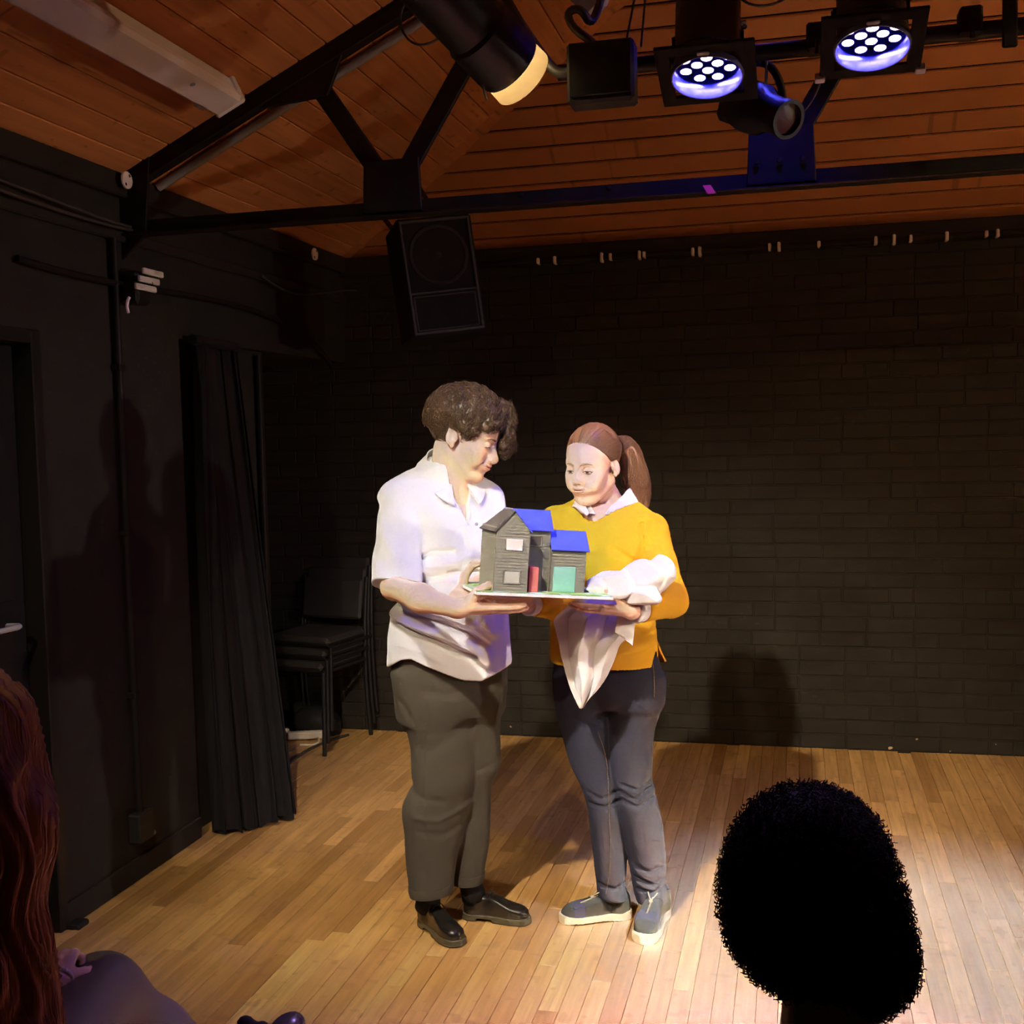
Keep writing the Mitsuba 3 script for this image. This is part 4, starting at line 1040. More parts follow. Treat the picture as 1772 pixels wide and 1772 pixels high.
zc = unit((.10, -.30, -.95)); xf = unit(HR @ V(1, .05, .02)); xf = unit(xf - zc * (xf @ zc)); RH = np.stack([xf, np.cross(zc, xf), zc], 1)
bones = hand_bones([(-.05, .12, .1), (-.05, .12, .1), (0, .15, .1), (.05, .2, .15)], thumb=((.55, .48, -.66), (.82, .0, -.42), (.96, -.22, .08)), sc=1.04)
fnR, ptsR = hand_fn(bones, W_r, RH)
def arm(P): return smin(smin(rc(P, S_r, E_r, .048, .037), smin(rc(P, E_r, mid, .037, .039), rc(P, mid, W_r, .039, .026), .03), .02), ell(P, W_r, V(.031, .031, .022), RH), .015)
hR = net(lambda P: smin(arm(P), fnR(P), .016), np.minimum(ptsR.min(0), E_r) - .06, np.maximum(ptsR.max(0), S_r) + .05, .0026)
S_l, E_l, W_l = V(*(-1.004, 3.660, 1.406)), V(*(-0.972, 3.600, 1.157)), hp(-.015, .20, -.045)
zc2 = unit((.1, .3, -1)); xf2 = unit(HR @ V(1, .1, 0)); xf2 = unit(xf2 - zc2 * (xf2 @ zc2)); RH2 = np.stack([xf2, np.cross(zc2, xf2), zc2], 1)
fnL, ptsL = hand_fn(hand_bones([(.1, .2, .2)] * 4, thumb=((.5, .4, -.75), (.75, 0, -.65), (.95, -.2, -.1)), sc=1.03), W_l, RH2, left=True)
arml = lambda P: smin(rc(P, S_l, E_l, .050, .042), rc(P, E_l, W_l, .043, .028), .02)
hL = net(lambda P: smin(arml(P), fnL(P), .016), np.minimum(ptsL.min(0), E_l) - .06, np.maximum(ptsL.max(0), S_l) + .05, .0035)
# shirt and trousers
shirtL = Loft([((-1.152, 3.540, 1.569), (-1.041, 3.540, 1.570), .062), ((-1.171, 3.540, 1.539), (-1.030, 3.540, 1.541), .075), ((-1.228, 3.540, 1.508), (-1.014, 3.540, 1.512), .088), ((-1.279, 3.540, 1.470), (-0.979, 3.540, 1.475), .100), ((-1.295, 3.540, 1.430), (-0.952, 3.540, 1.437), .110), ((-1.247, 3.540, 1.362), (-0.938, 3.540, 1.369), .122), ((-1.215, 3.540, 1.269), (-0.932, 3.540, 1.277), .128),
    ((-1.223, 3.540, 1.155), (-0.927, 3.540, 1.166), .130), ((-1.270, 3.540, 1.039), (-0.923, 3.540, 1.055), .132), ((-1.282, 3.540, 0.943), (-0.920, 3.540, 0.962), .136), ((-1.286, 3.540, 0.866), (-0.919, 3.540, 0.887), .140), ((-1.286, 3.540, 0.799), (-0.923, 3.540, 0.821), .142)], math.radians(42))
HEM = [(-1.303, 3.500, 0.882), (-1.272, 3.500, 0.894), (-1.242, 3.500, 0.910), (-1.208, 3.500, 0.929), (-1.175, 3.500, 0.933), (-1.130, 3.500, 0.911), (-1.078, 3.500, 0.886), (-1.025, 3.500, 0.857), (-0.979, 3.500, 0.846), (-0.947, 3.500, 0.858), (-0.911, 3.500, 0.877), (-0.877, 3.500, 0.897)]
hem = lambda P: np.interp(P[:, 0], [p[0] for p in HEM], [p[2] for p in HEM])
FOLDS = [([(-1.219, 3.450, 1.038), (-1.157, 3.450, 1.017), (-1.095, 3.450, 0.987), (-1.043, 3.450, 0.952), (-0.988, 3.450, 0.926)], .009, .022),
    ([(-1.250, 3.450, 1.072), (-1.168, 3.450, 1.037), (-1.072, 3.450, 1.003), (-1.000, 3.450, 0.958), (-0.958, 3.450, 0.902)], .012, -.022),
    ([(-1.230, 3.450, 1.080), (-1.149, 3.450, 1.062), (-1.082, 3.450, 1.043), (-1.015, 3.450, 1.003), (-0.966, 3.450, 0.957)], .014, .024),
    ([(-1.140, 3.450, 1.095), (-1.053, 3.450, 1.059), (-0.987, 3.450, 1.032), (-0.943, 3.450, 0.994)], .013, -.012),
    ([(-1.142, 3.450, 1.246), (-1.108, 3.450, 1.265), (-1.045, 3.450, 1.264)], .009, .014), ([(-1.156, 3.450, 1.278), (-1.152, 3.450, 1.214), (-1.146, 3.450, 1.154)], .010, .016),
    ([(-1.134, 3.450, 1.178), (-1.035, 3.450, 1.198), (-0.967, 3.450, 1.190)], .011, .014), ([(-1.121, 3.450, 1.215), (-1.035, 3.450, 1.231), (-0.988, 3.450, 1.247)], .014, -.010),
    ([(-1.017, 3.450, 1.328), (-1.005, 3.450, 1.265), (-1.016, 3.450, 1.219)], .010, .008), ([(-1.226, 3.450, 0.980), (-1.168, 3.450, 0.968), (-1.091, 3.450, 0.935)], .018, -.008),
    ([(-0.931, 3.450, 1.040), (-0.921, 3.450, 0.995), (-0.934, 3.450, 0.940), (-0.937, 3.450, 0.876)], .004, .007), ([(-1.006, 3.450, 1.424), (-0.976, 3.450, 1.347), (-0.945, 3.450, 1.249), (-0.922, 3.450, 1.105)], .004, .005),
    ([(-0.950, 3.450, 1.067), (-0.978, 3.450, 1.020), (-0.936, 3.450, 0.958)], .009, .010)]
SE = V(*(-1.205, 3.335, 1.169)); sax = unit(SE - S_r)
SL2 = V(*(-0.969, 3.610, 1.185))
def shirt(P):
    front = np.clip(.5 - (P[:, 1] - 3.54 + (P[:, 0] + 1.05) * .2) / .10, 0, 1)
    n1 = meshkit.fbm(P.astype(float) * 9, 3, 3).astype(np.float32) - .5
    d = shirtL(P) + creases(P, FOLDS, front) + .010 * n1
    d = smax(d, hem(P) - P[:, 2], .006)
    t = (P - S_r) @ sax.astype(np.float32)
    sl = rc(P, S_r - V(0, 0, .0), SE + sax * .05, .066, .083) + .012 * n1 + .004 * np.sin((P[:, 2] * 45 + P[:, 0] * 60))* np.clip(t * 6, 0, 1)
    sl = smax(sl, t - np.linalg.norm(SE - S_r), .004)
    sl2 = smax(rc(P, S_l, SL2, .066, .078) + .012 * n1, P[:, 2] - 9, .01)
    d = smin(smin(d, sl, .014), sl2, .03)
    q = P - (V(*(-1.087, 3.540, 1.500)) + mc * .0).astype(np.float32)                      # opening at the neck
    a, b = q @ mc.astype(np.float32), q @ mu.astype(np.float32)
    ring = np.sqrt((a / .070) ** 2 + (b / .066) ** 2) - 1
    ring = np.maximum(ring * .062, -(q[:, 2] + .95 * a + .004))
    vee = np.maximum(np.abs(b) - .030 * np.clip((q[:, 2] + .165) / .10, 0, 1.2), .035 - a)
    return smax(smax(d, -ring, .004), -vee, .003)

sm = relax(net(shirt, (-1.45, 3.20, .80), (-.72, 3.90, 1.72), .0048), 2)
part(man, 'shirt', sm, 'shirt_cotton', smooth=True, label='untucked white short-sleeved shirt')
sk = list(scene)[-1]
def ribbon(a, b, th):
    """a folded band of cloth between two lines of points"""
    a, b = np.asarray(a, float), np.asarray(b, float); n = len(a)
    nn = np.cross(np.gradient(a, axis=0), b - a); nn /= np.linalg.norm(nn, axis=1, keepdims=True)
    m = (a + b) / 2 + nn * th * 1.2
    ring = np.stack([a - nn * th / 2, (a + m) / 2 - nn * th * .6, b - nn * th / 2, b + nn * th / 2, m + nn * th * .2, a + nn * th / 2], 1)
    k = ring.shape[1]; v = ring.reshape(-1, 3); f = []
    for i in range(n - 1):
        for j in range(k):
            q = (j + 1) % k; f.append([i * k + j, i * k + q, (i + 1) * k + q, (i + 1) * k + j])
    f = np.array(f); f = np.vstack([f[:, [0, 1, 2]], f[:, [0, 2, 3]]])
    caps = [[0, j + 1, j] for j in range(1, k - 1)] + [[(n - 1) * k, (n - 1) * k + j, (n - 1) * k + j + 1] for j in range(1, k - 1)]
    return v, np.vstack([f, np.array(caps)])
CC = V(*(-1.089, 3.540, 1.505))
ph = np.linspace(.42, 2 * np.pi - .42, 60)
ina = np.array([CC + mc * (.073 * math.cos(a) + .004) + mu * .068 * math.sin(a) + V(0, 0, -.060 * math.cos(a) + .020) for a in ph])
outb = np.array([CC + mc * (.112 * math.cos(a) + .012) + mu * .108 * math.sin(a) + V(0, 0, -.070 * math.cos(a) - .022 - .030 * np.clip(math.cos(a) - .55, 0, 1)) for a in ph])
part(sk, 'collar', ribbon(ina, outb, .005), 'shirt_cotton', smooth=40)
for p in ((-0.940, 3.330, 1.357), (-0.907, 3.310, 1.260), (-0.889, 3.320, 1.124)):
    part(sk, 'button', move(lathe([(0, .003), (.005, .0025), (.0055, 0)], 12), rot_to((.5, -.85, 0)), p), 'white_cotton', smooth=30)
pel = Loft([((-1.262, 3.550, 1.038), (-0.944, 3.550, 1.052), .112), ((-1.266, 3.550, 0.961), (-0.944, 3.550, 0.977), .115), ((-1.270, 3.550, 0.865), (-0.935, 3.550, 0.884), .125), ((-1.268, 3.550, 0.788), (-0.935, 3.550, 0.809), .125), ((-1.257, 3.550, 0.702), (-0.946, 3.550, 0.723), .10)], math.radians(42))
legR = Loft([((-1.261, 3.530, 0.869), (-1.009, 3.530, 0.884), .085), ((-1.238, 3.530, 0.733), (-0.998, 3.530, 0.749), .085), ((-1.215, 3.510, 0.611), (-1.025, 3.510, 0.625), .080), ((-1.211, 3.500, 0.517), (-1.029, 3.500, 0.531), .075), ((-1.239, 3.500, 0.436), (-1.040, 3.500, 0.453), .073), ((-1.243, 3.500, 0.318), (-1.073, 3.500, 0.333), .070), ((-1.242, 3.500, 0.205), (-1.098, 3.500, 0.220), .062), ((-1.238, 3.500, 0.124), (-1.109, 3.500, 0.138), .056)], math.radians(50))
legL = Loft([((-1.118, 3.600, 0.864), (-0.945, 3.600, 0.874), .085), ((-1.114, 3.600, 0.725), (-0.955, 3.600, 0.736), .085), ((-1.116, 3.610, 0.526), (-0.964, 3.610, 0.538), .072), ((-1.123, 3.610, 0.465), (-0.990, 3.610, 0.476), .068), ((-1.134, 3.620, 0.354), (-1.000, 3.620, 0.366), .066), ((-1.140, 3.620, 0.221), (-1.017, 3.620, 0.233), .060), ((-1.139, 3.620, 0.124), (-1.034, 3.620, 0.135), .054)], math.radians(15))
TF = [([(-1.226, 3.450, 0.793), (-1.202, 3.450, 0.767), (-1.183, 3.450, 0.721)], .010, 0.004), ([(-1.139, 3.450, 0.827), (-1.071, 3.450, 0.812), (-1.014, 3.450, 0.825)], .012, 0.0039), ([(-1.206, 3.450, 0.512), (-1.167, 3.450, 0.482), (-1.108, 3.450, 0.468)], .012, 0.0052),
    ([(-1.186, 3.450, 0.420), (-1.118, 3.450, 0.403), (-1.041, 3.450, 0.432)], .010, -0.0052), ([(-1.176, 3.450, 0.373), (-1.108, 3.450, 0.351), (-1.058, 3.450, 0.374)], .012, 0.0046), ([(-1.206, 3.450, 0.682), (-1.148, 3.450, 0.630), (-1.032, 3.450, 0.694)], .02, 0.0039), ([(-1.012, 3.450, 0.538), (-0.971, 3.450, 0.554), (-0.927, 3.450, 0.582)], .008, 0.0052), ([(-1.119, 3.450, 0.856), (-1.148, 3.450, 0.611), (-1.156, 3.450, 0.233)], .006, -0.0026)]
def trousers(P):
    n1 = meshkit.fbm(P.astype(float) * 8 + 4, 3, 5).astype(np.float32) - .5
    d = smin(pel(P), smin(legR(P), legL(P), .012), .03)
    return d + creases(P, TF, np.clip(.5 - (P[:, 1] - 3.58) / .08, 0, 1)) + .009 * n1
tm = relax(net(trousers, (-1.42, 3.28, .05), (-.80, 3.86, 1.15), .0055), 2)
part(man, 'trousers', tm, 'chino', smooth=True, label='loose dark olive-grey trousers with turned-up hems')
tk = list(scene)[-1]
for L_, z0 in ((legR, .117), (legL, .117)):
    zz = [L_.z0 + .002, L_.z0 + .035]
    a = np.linspace(0, 2 * np.pi, 40)
    def ring(z, g): return np.array([(np.interp(z, L_.z, L_.c[0]) + (np.interp(z, L_.z, L_.w) + g) * math.cos(t) * L_.u[0] + (np.interp(z, L_.z, L_.d) + g) * math.sin(t) * L_.v[0], np.interp(z, L_.z, L_.c[1]) + (np.interp(z, L_.z, L_.w) + g) * math.cos(t) * L_.u[1] + (np.interp(z, L_.z, L_.d) + g) * math.sin(t) * L_.v[1], z) for t in a])
    part(tk, 'cuff', ribbon(ring(zz[0], -.001), ring(zz[1], .0005), .0025), 'chino', smooth=40)
# the unclothed rest under the clothes, so that the figure is whole
low = net(lambda P: smin(smin(smax(shirtL(P, -.03), 1.02 - P[:, 2], .01), pel(P, -.015), .01), smin(legR(P, -.02), legL(P, -.02), .01), .03), (-1.42, 3.28, .10), (-.72, 3.86, 1.55), .014)
AR_, AL_ = V(*(-1.182, 3.510, 0.076)), V(*(-1.080, 3.620, 0.088))
part(man, 'body', join(hm, hR, hL, low), 'skin_man', smooth=True)
labels.pop(list(scene)[-1], None)
FR = ((-1.060, 3.413, 0.000), (-1.238, 3.574, 0.000)); FL = ((-0.878, 3.638, 0.000), (-1.117, 3.641, 0.000))
for (toe, heel), fl, L_ in ((FR, 1, legR), (FL, -1, legL)):
    h = V(*heel); t = V(*toe); an = h + (t - h) * .20
    topc = V(np.interp(L_.z0, L_.z, L_.c[0]), np.interp(L_.z0, L_.z, L_.c[1]), L_.z0)
    part(man, 'sock', tube([V(an[0], an[1], .07), V(an[0], an[1], .10) * .6 + topc * .4, topc + V(0, 0, .05)], [.042, .039, .042], 20), 'black_sock', smooth=True)
    shoe(man, toe, heel, 'brogue', fl)
face_parts(man, MR, MC, MS, man_head, (.8, -.0, -.5), 'iris_dark', 'brow_brown', 'm', .0034, lid=.0016)
# curly hair: a cap and locks
fz = lambda z: np.interp(z, [-.10, -.06, -.02, .02, .045, .07, .10, .14], [-.070, -.052, .004, .038, .060, .085, .13, .15])
r2 = np.random.default_rng(11)
cl = []
for i in range(620):
    th, phx = r2.uniform(0, 2 * np.pi), math.acos(r2.uniform(-.25, 1))
    n_ = V(math.sin(phx) * math.cos(th), math.sin(phx) * math.sin(th), math.cos(phx))
    q = V(-.014, 0, .045) + n_ * V(.110, .087, .099) * r2.uniform(.93, 1.045)
    if q[0] > fz(q[2]) + .012 or (abs(q[1]) > .055 and q[2] < .036 and -.040 < q[0] < .010): continue
    cl.append((q, r2.uniform(.007, .0125)))
for i in range(90):                                                  # forelock hanging over the brow
    t = r2.uniform(0, 1); sw_ = r2.normal(.030, .017)
    q = V(.074 + .064 * t - .012 * t * t + r2.normal(0, .004), sw_ + .012 * t, .116 - .018 * t - .108 * t * t + r2.normal(0, .005))
    cl.append((q, r2.uniform(.009, .014)))
cq, cr = np.array([c[0] for c in cl], np.float32), np.array([c[1] for c in cl], np.float32)
from scipy.spatial import cKDTree
ct = cKDTree(cq)
def hair_m(P):
    base = ell(P, (-.016, 0, .047), (.106, .083, .095))
    base = np.maximum(base, P[:, 0] - fz(P[:, 2]))
    base = np.maximum(base, -np.maximum(np.maximum(.050 - np.abs(P[:, 1]), P[:, 2] - .034), np.maximum(-.034 - P[:, 0], P[:, 0] - .012)))
    base = np.maximum(base, -.075 - P[:, 2])
    dd, ii = ct.query(P, k=4)
    for k in range(4): base = smin(base, (dd[:, k] - cr[ii[:, k]]).astype(np.float32), .011)
    return base + .006 * (meshkit.fbm(P.astype(float) * 55, 2, 9).astype(np.float32) - .5)
hmh = net(hair_m, (-.15, -.12, -.10), (.19, .12, .19), .0032)
part(man, 'hair', move((hmh[0] * MS, hmh[1]), MR, MC), 'hair_brown', smooth=True, label='short curly brown hair with a forelock')
hk = list(scene)[-1]
S = 5500                                                              # wavy locks lying over the cap
vi = r2.integers(0, len(hmh[0]), S); ctr = hmh[0][vi]
cen = V(-.014, 0, .045); out = ctr - cen; out /= np.linalg.norm(out, axis=1, keepdims=True)
crown = V(-.055, .01, .125)
fl_ = ctr - crown; fl_ -= out * (fl_ * out).sum(1, keepdims=True); fl_ /= np.maximum(np.linalg.norm(fl_, axis=1, keepdims=True), .02)
fl_ += np.where(ctr[:, :1] > .085, V(.15, .1, -.4), 0)
sdw = np.cross(out, fl_); t = np.linspace(0, 1, 12)
L_ = r2.uniform(.020, .036, S) * np.where((ctr[:, 0] > .05) & (ctr[:, 2] < .085), .45, 1.0); ph0 = r2.uniform(0, 6.3, S); grp = np.round(ctr @ V(70, 55, 60))
wv = np.sin(t[None] * 7.0 + grp[:, None] * 1.7 + .4 * ph0[:, None])
Pp = ctr[:, None] + fl_[:, None] * (L_[:, None] * (t - .35))[..., None] + sdw[:, None] * (.0045 * wv)[..., None] + out[:, None] * (.0035 * np.sin(t[None] * 6 + grp[:, None] * 2.3) + .002 - .010 * (t[None] - .35) ** 2)[..., None]
sv, sf = strands(Pp, .0006 * np.sin(np.pi * np.clip(t, .05, .95))[None] + .00025, 3)
part(hk, 'curls', move((sv * MS, sf), MR, MC), 'hair_brown', smooth=True, stuff=True)


# ------------------------------------------------------------------ the woman in the mustard sweater
wo = thing('person', 'woman with auburn ponytail in mustard sweater and dark jeans carrying a white sheet', 'person')
wa = math.radians(-111.0)
WF = V(math.cos(wa), math.sin(wa), 0) * math.cos(math.radians(8)) + V(0, 0, -math.sin(math.radians(8)))
WR = frame(WF, (.04, 0, 1)); WC = V(*(-0.653, 3.730, 1.514)); WS = 1.0
toh = lambda p: (V(*p) - WC) @ WR / WS
nbw, ntw, chw = toh((-0.617, 3.790, 1.381)), V(-.030, 0, -.045), toh((-0.621, 3.745, 1.336))
g_w = dict(fold=0, nose=.0985, nosez=-.028, smile=.009, chin=.017, cheek=.060, apple=.024)
def wo_head(P):
    d = head_sdf(P, g_w)
    d = smin(d, rc(P, ntw, nbw, .046, .048), .02)
    d = smin(d, rc(P, nbw, chw, .050, .050), .03)
    return d
hw = net(wo_head, (-.15, -.14, -.22), (.14, .14, .15), .0022)
hw = (hw[0] * WS @ WR.T + WC, hw[1])
# arms and hands
Sl, El, Wl = V(*(-0.475, 3.770, 1.300)), V(*(-0.395, 3.600, 1.092)), V(*(-0.486, 3.400, 1.088))
xfl = unit(V(-.97, -.10, .06)); zl_ = unit(V(.05, -.35, -1)); zl_ = unit(zl_ - xfl * (zl_ @ xfl)); RL = np.stack([xfl, np.cross(zl_, xfl), zl_], 1)
fl_, pl_ = hand_fn(hand_bones([(.0, .15, .1)] * 4, thumb=((.55, .6, -.5), (.8, .3, -.4), (.95, .1, -.2)), sc=.95), Wl, RL, left=True)
al_ = lambda P: smin(rc(P, Sl, El, .04, .036), rc(P, El, Wl, .036, .024), .02)
hl_ = net(lambda P: smin(al_(P), fl_(P), .014), np.minimum(np.minimum(pl_.min(0), El), Sl) - .05, np.maximum(np.maximum(pl_.max(0), Sl), El) + .05, .0028)
Sr, Er, Wr = V(*(-0.785, 3.770, 1.329)), V(*(-0.751, 3.620, 1.070)), V(*(-0.821, 3.440, 1.099))
xfr = unit(V(-.90, -.42, .10)); zr_ = unit(V(0, -.2, -1)); zr_ = unit(zr_ - xfr * (zr_ @ xfr)); RR = np.stack([xfr, np.cross(zr_, xfr), zr_], 1)
fr_, pr_ = hand_fn(hand_bones([(.05, .2, .1)] * 4, thumb=((.55, .65, -.2), (.8, .4, -.2), (.95, .2, -.1)), sc=.95), Wr, RR)
ar_ = lambda P: smin(rc(P, Sr, Er, .04, .036), rc(P, Er, Wr, .036, .024), .02)
hr_ = net(lambda P: smin(ar_(P), fr_(P), .014), np.minimum(np.minimum(pr_.min(0), Er), Sr) - .05, np.maximum(np.maximum(pr_.max(0), Sr), Er) + .05, .0032)
# sweater
swL = Loft([((-0.710, 3.760, 1.411), (-0.532, 3.760, 1.415), .058), ((-0.752, 3.760, 1.389), (-0.502, 3.760, 1.395), .078), ((-0.791, 3.760, 1.369), (-0.475, 3.760, 1.376), .095), ((-0.815, 3.760, 1.339), (-0.448, 3.760, 1.349), .105), ((-0.818, 3.760, 1.281), (-0.439, 3.760, 1.292), .118), ((-0.813, 3.760, 1.203), (-0.461, 3.760, 1.215), .128, -.01),
    ((-0.808, 3.760, 1.125), (-0.471, 3.760, 1.139), .128, -.01), ((-0.813, 3.760, 1.027), (-0.460, 3.760, 1.043), .124), ((-0.818, 3.760, 0.929), (-0.451, 3.760, 0.948), .132), ((-0.820, 3.760, 0.870), (-0.450, 3.760, 0.890), .136), ((-0.815, 3.760, 0.839), (-0.455, 3.760, 0.859), .136)], math.radians(-16))
SWF = [([(-0.486, 3.640, 1.328), (-0.487, 3.640, 1.245), (-0.478, 3.640, 1.153)], .006, .010), ([(-0.572, 3.640, 1.252), (-0.516, 3.640, 1.216), (-0.482, 3.640, 1.190)], .010, .009), ([(-0.543, 3.640, 1.169), (-0.512, 3.640, 1.217), (-0.491, 3.640, 1.273)], .010, -.007), ([(-0.776, 3.640, 0.918), (-0.681, 3.640, 0.908), (-0.567, 3.640, 0.906), (-0.456, 3.640, 0.927)], .003, .004),
    ([(-0.685, 3.640, 1.276), (-0.609, 3.640, 1.223), (-0.515, 3.640, 1.152)], .02, .006), ([(-0.513, 3.640, 0.994), (-0.475, 3.640, 0.967), (-0.453, 3.640, 0.987)], .008, .006), ([(-0.758, 3.640, 0.981), (-0.710, 3.640, 0.946), (-0.680, 3.640, 0.900)], .014, .006)]
slA = ((Sl - V(.0, 0, .005), El + V(.004, 0, .004)), (El + V(.004, 0, .004), Wl + (El - Wl) * .22))
nkw = V(*(-0.616, 3.745, 1.376))
def sweater(P):
    n1 = meshkit.fbm(P.astype(float) * 9 + 7, 3, 2).astype(np.float32) - .5
    n2 = meshkit.fbm(P.astype(float) * V(26, 26, 9), 2, 4).astype(np.float32) - .5
    front = np.clip(.5 - (P[:, 1] - 3.74) / .08, 0, 1)
    d = swL(P) + creases(P, SWF, front) + .008 * n1
    e = smin(rc(P, *slA[0], .062, .054), rc(P, *slA[1], .054, .042), .02) + .012 * n1 + .006 * n2
    tcut = (P - slA[1][1].astype(np.float32)) @ unit(slA[1][1] - slA[1][0]).astype(np.float32)
    e = smax(e, tcut, .004)
    f = smin(rc(P, Sr - V(0, 0, .005), Er, .060, .052), rc(P, Er, Wr + (Er - Wr) * .25, .050, .038), .02) + .010 * n1
    f = smax(f, (P - (Wr + (Er - Wr) * .25).astype(np.float32)) @ unit(Wr - Er).astype(np.float32), .004)
    d = smin(smin(d, e, .016), f, .016)
    q = P - nkw.astype(np.float32)
    ring = (np.sqrt((q[:, 0] / .106) ** 2 + (q[:, 1] / .090) ** 2) - 1) * .09
    ring = np.maximum(ring, -(q[:, 2] + .020 - .30 * q[:, 1] - .9 * np.abs(q[:, 0]) ** 1.6))
    d = smax(d, -ring, .005)
    # slit at the side seam
    sl = np.maximum(np.abs(P[:, 0] - ((-0.454, 3.720, 0.907)[0] + ((-0.454, 3.720, 0.907)[2] - P[:, 2]) * -.10)) - .10 * np.maximum((-0.459, 3.720, 0.928)[2] - P[:, 2], 0), np.abs(P[:, 1] - 3.70) - .04)
    return smax(d, -sl, .003)
sw = relax(net(sweater, (-.93, 3.40, .86), (-.28, 3.94, 1.50), .0046), 2)
part(wo, 'sweater', sw, 'mustard_knit', smooth=True, label='mustard yellow knitted sweater')
swk = list(scene)[-1]
part(swk, 'side_flap', ribbon([(-0.462, 3.790, 0.938), (-0.454, 3.790, 0.916), (-0.444, 3.790, 0.889), (-0.430, 3.790, 0.861)], [(-0.486, 3.860, 0.921), (-0.486, 3.860, 0.897), (-0.483, 3.860, 0.870), (-0.479, 3.860, 0.840)], .006), 'mustard_knit', smooth=40)
# shirt under it: collar, yoke and cuffs
yoke = lambda P: smax(smin(swL(P, -.012), 9 + 0 * P[:, 0], .01), -((np.sqrt(((P[:, 0] - nkw[0]) / .050) ** 2 + ((P[:, 1] - nkw[1] + .01) / .055) ** 2) - 1) * .05), .004)
veeW = lambda P: np.maximum(np.abs(P[:, 0] - nkw[0] + .006) - .032 * np.clip((P[:, 2] - nkw[2] + .045) / .055, 0, 1.5), P[:, 1] - nkw[1] + .01)
ym = net(lambda P: smax(smax(yoke(P), -veeW(P), .003), (nkw[2] - .06) - P[:, 2], .004), (-.80, 3.56, 1.36), (-.42, 3.92, 1.52), .004)
part(wo, 'shirt', ym, 'white_cotton', smooth=True, label='white shirt with pointed collar under the sweater')
wsk = list(scene)[-1]
C_R = [(-0.529, 3.840, 1.442), (-0.546, 3.800, 1.435), (-0.561, 3.735, 1.412), (-0.583, 3.695, 1.387), (-0.598, 3.672, 1.366)]
C_Ro = [(-0.508, 3.870, 1.371), (-0.509, 3.790, 1.375), (-0.515, 3.720, 1.376), (-0.541, 3.670, 1.365), (-0.580, 3.655, 1.354)]
C_L = [(-0.711, 3.800, 1.420), (-0.703, 3.755, 1.415), (-0.684, 3.705, 1.399), (-0.666, 3.675, 1.379), (-0.656, 3.660, 1.363)]
C_Lo = [(-0.739, 3.810, 1.392), (-0.729, 3.730, 1.374), (-0.707, 3.680, 1.385), (-0.685, 3.655, 1.376), (-0.659, 3.645, 1.358)]
part(wsk, 'collar', ribbon(spline(C_R, 24), spline(C_Ro, 24), .004), 'white_cotton', smooth=50)
part(wsk, 'collar', ribbon(spline(C_L, 24)[::-1], spline(C_Lo, 24)[::-1], .004), 'white_cotton', smooth=50)
for W_, E_, r_ in ((Wl, El, .040), (Wr, Er, .035)):
    ax_ = unit(W_ - E_); c0 = W_ + (E_ - W_) * .26; c1_ = W_ + (E_ - W_) * .06
    cm = tube([c0, c0 + ax_ * .012, (c0 + c1_) / 2, c1_ - ax_ * .004, c1_], [r_ * .9, r_ * 1.0, r_ * .97, r_ * 1.02, r_ * .9], 28)
    cv = cm[0] + .004 * (meshkit.fbm(cm[0] * 40, 2, 3)[:, None] - .5)
    part(wsk, 'cuff', (cv, cm[1]), 'white_cotton', smooth=50)
# jeans
pw = Loft([((-0.801, 3.770, 0.948), (-0.477, 3.770, 0.964), .105), ((-0.810, 3.770, 0.849), (-0.445, 3.770, 0.870), .116), ((-0.811, 3.770, 0.770), (-0.430, 3.770, 0.793), .125), ((-0.802, 3.770, 0.701), (-0.439, 3.770, 0.725), .115)], math.radians(-16))
jR = Loft([((-0.809, 3.760, 0.811), (-0.604, 3.760, 0.823), .085), ((-0.798, 3.750, 0.712), (-0.601, 3.750, 0.725), .088), ((-0.777, 3.740, 0.617), (-0.602, 3.740, 0.629), .082), ((-0.746, 3.730, 0.521), (-0.599, 3.730, 0.533), .072), ((-0.702, 3.710, 0.438), (-0.587, 3.710, 0.448), .064), ((-0.685, 3.710, 0.365), (-0.576, 3.710, 0.375), .062), ((-0.678, 3.720, 0.280), (-0.567, 3.720, 0.290), .060), ((-0.671, 3.720, 0.182), (-0.562, 3.720, 0.193), .052), ((-0.666, 3.720, 0.113), (-0.565, 3.720, 0.124), .046), ((-0.662, 3.720, 0.060), (-0.556, 3.720, 0.071), .048)], math.radians(-10), 2.1)
jL = Loft([((-0.632, 3.760, 0.822), (-0.430, 3.760, 0.834), .088), ((-0.630, 3.760, 0.720), (-0.439, 3.760, 0.733), .09), ((-0.623, 3.750, 0.625), (-0.467, 3.750, 0.637), .084), ((-0.614, 3.730, 0.498), (-0.474, 3.730, 0.510), .070), ((-0.596, 3.720, 0.403), (-0.456, 3.720, 0.415), .064), ((-0.573, 3.730, 0.306), (-0.440, 3.730, 0.318), .064), ((-0.559, 3.740, 0.186), (-0.434, 3.740, 0.198), .056), ((-0.544, 3.740, 0.098), (-0.432, 3.740, 0.110), .048), ((-0.532, 3.740, 0.048), (-0.428, 3.740, 0.060), .050)], math.radians(-10), 2.1)
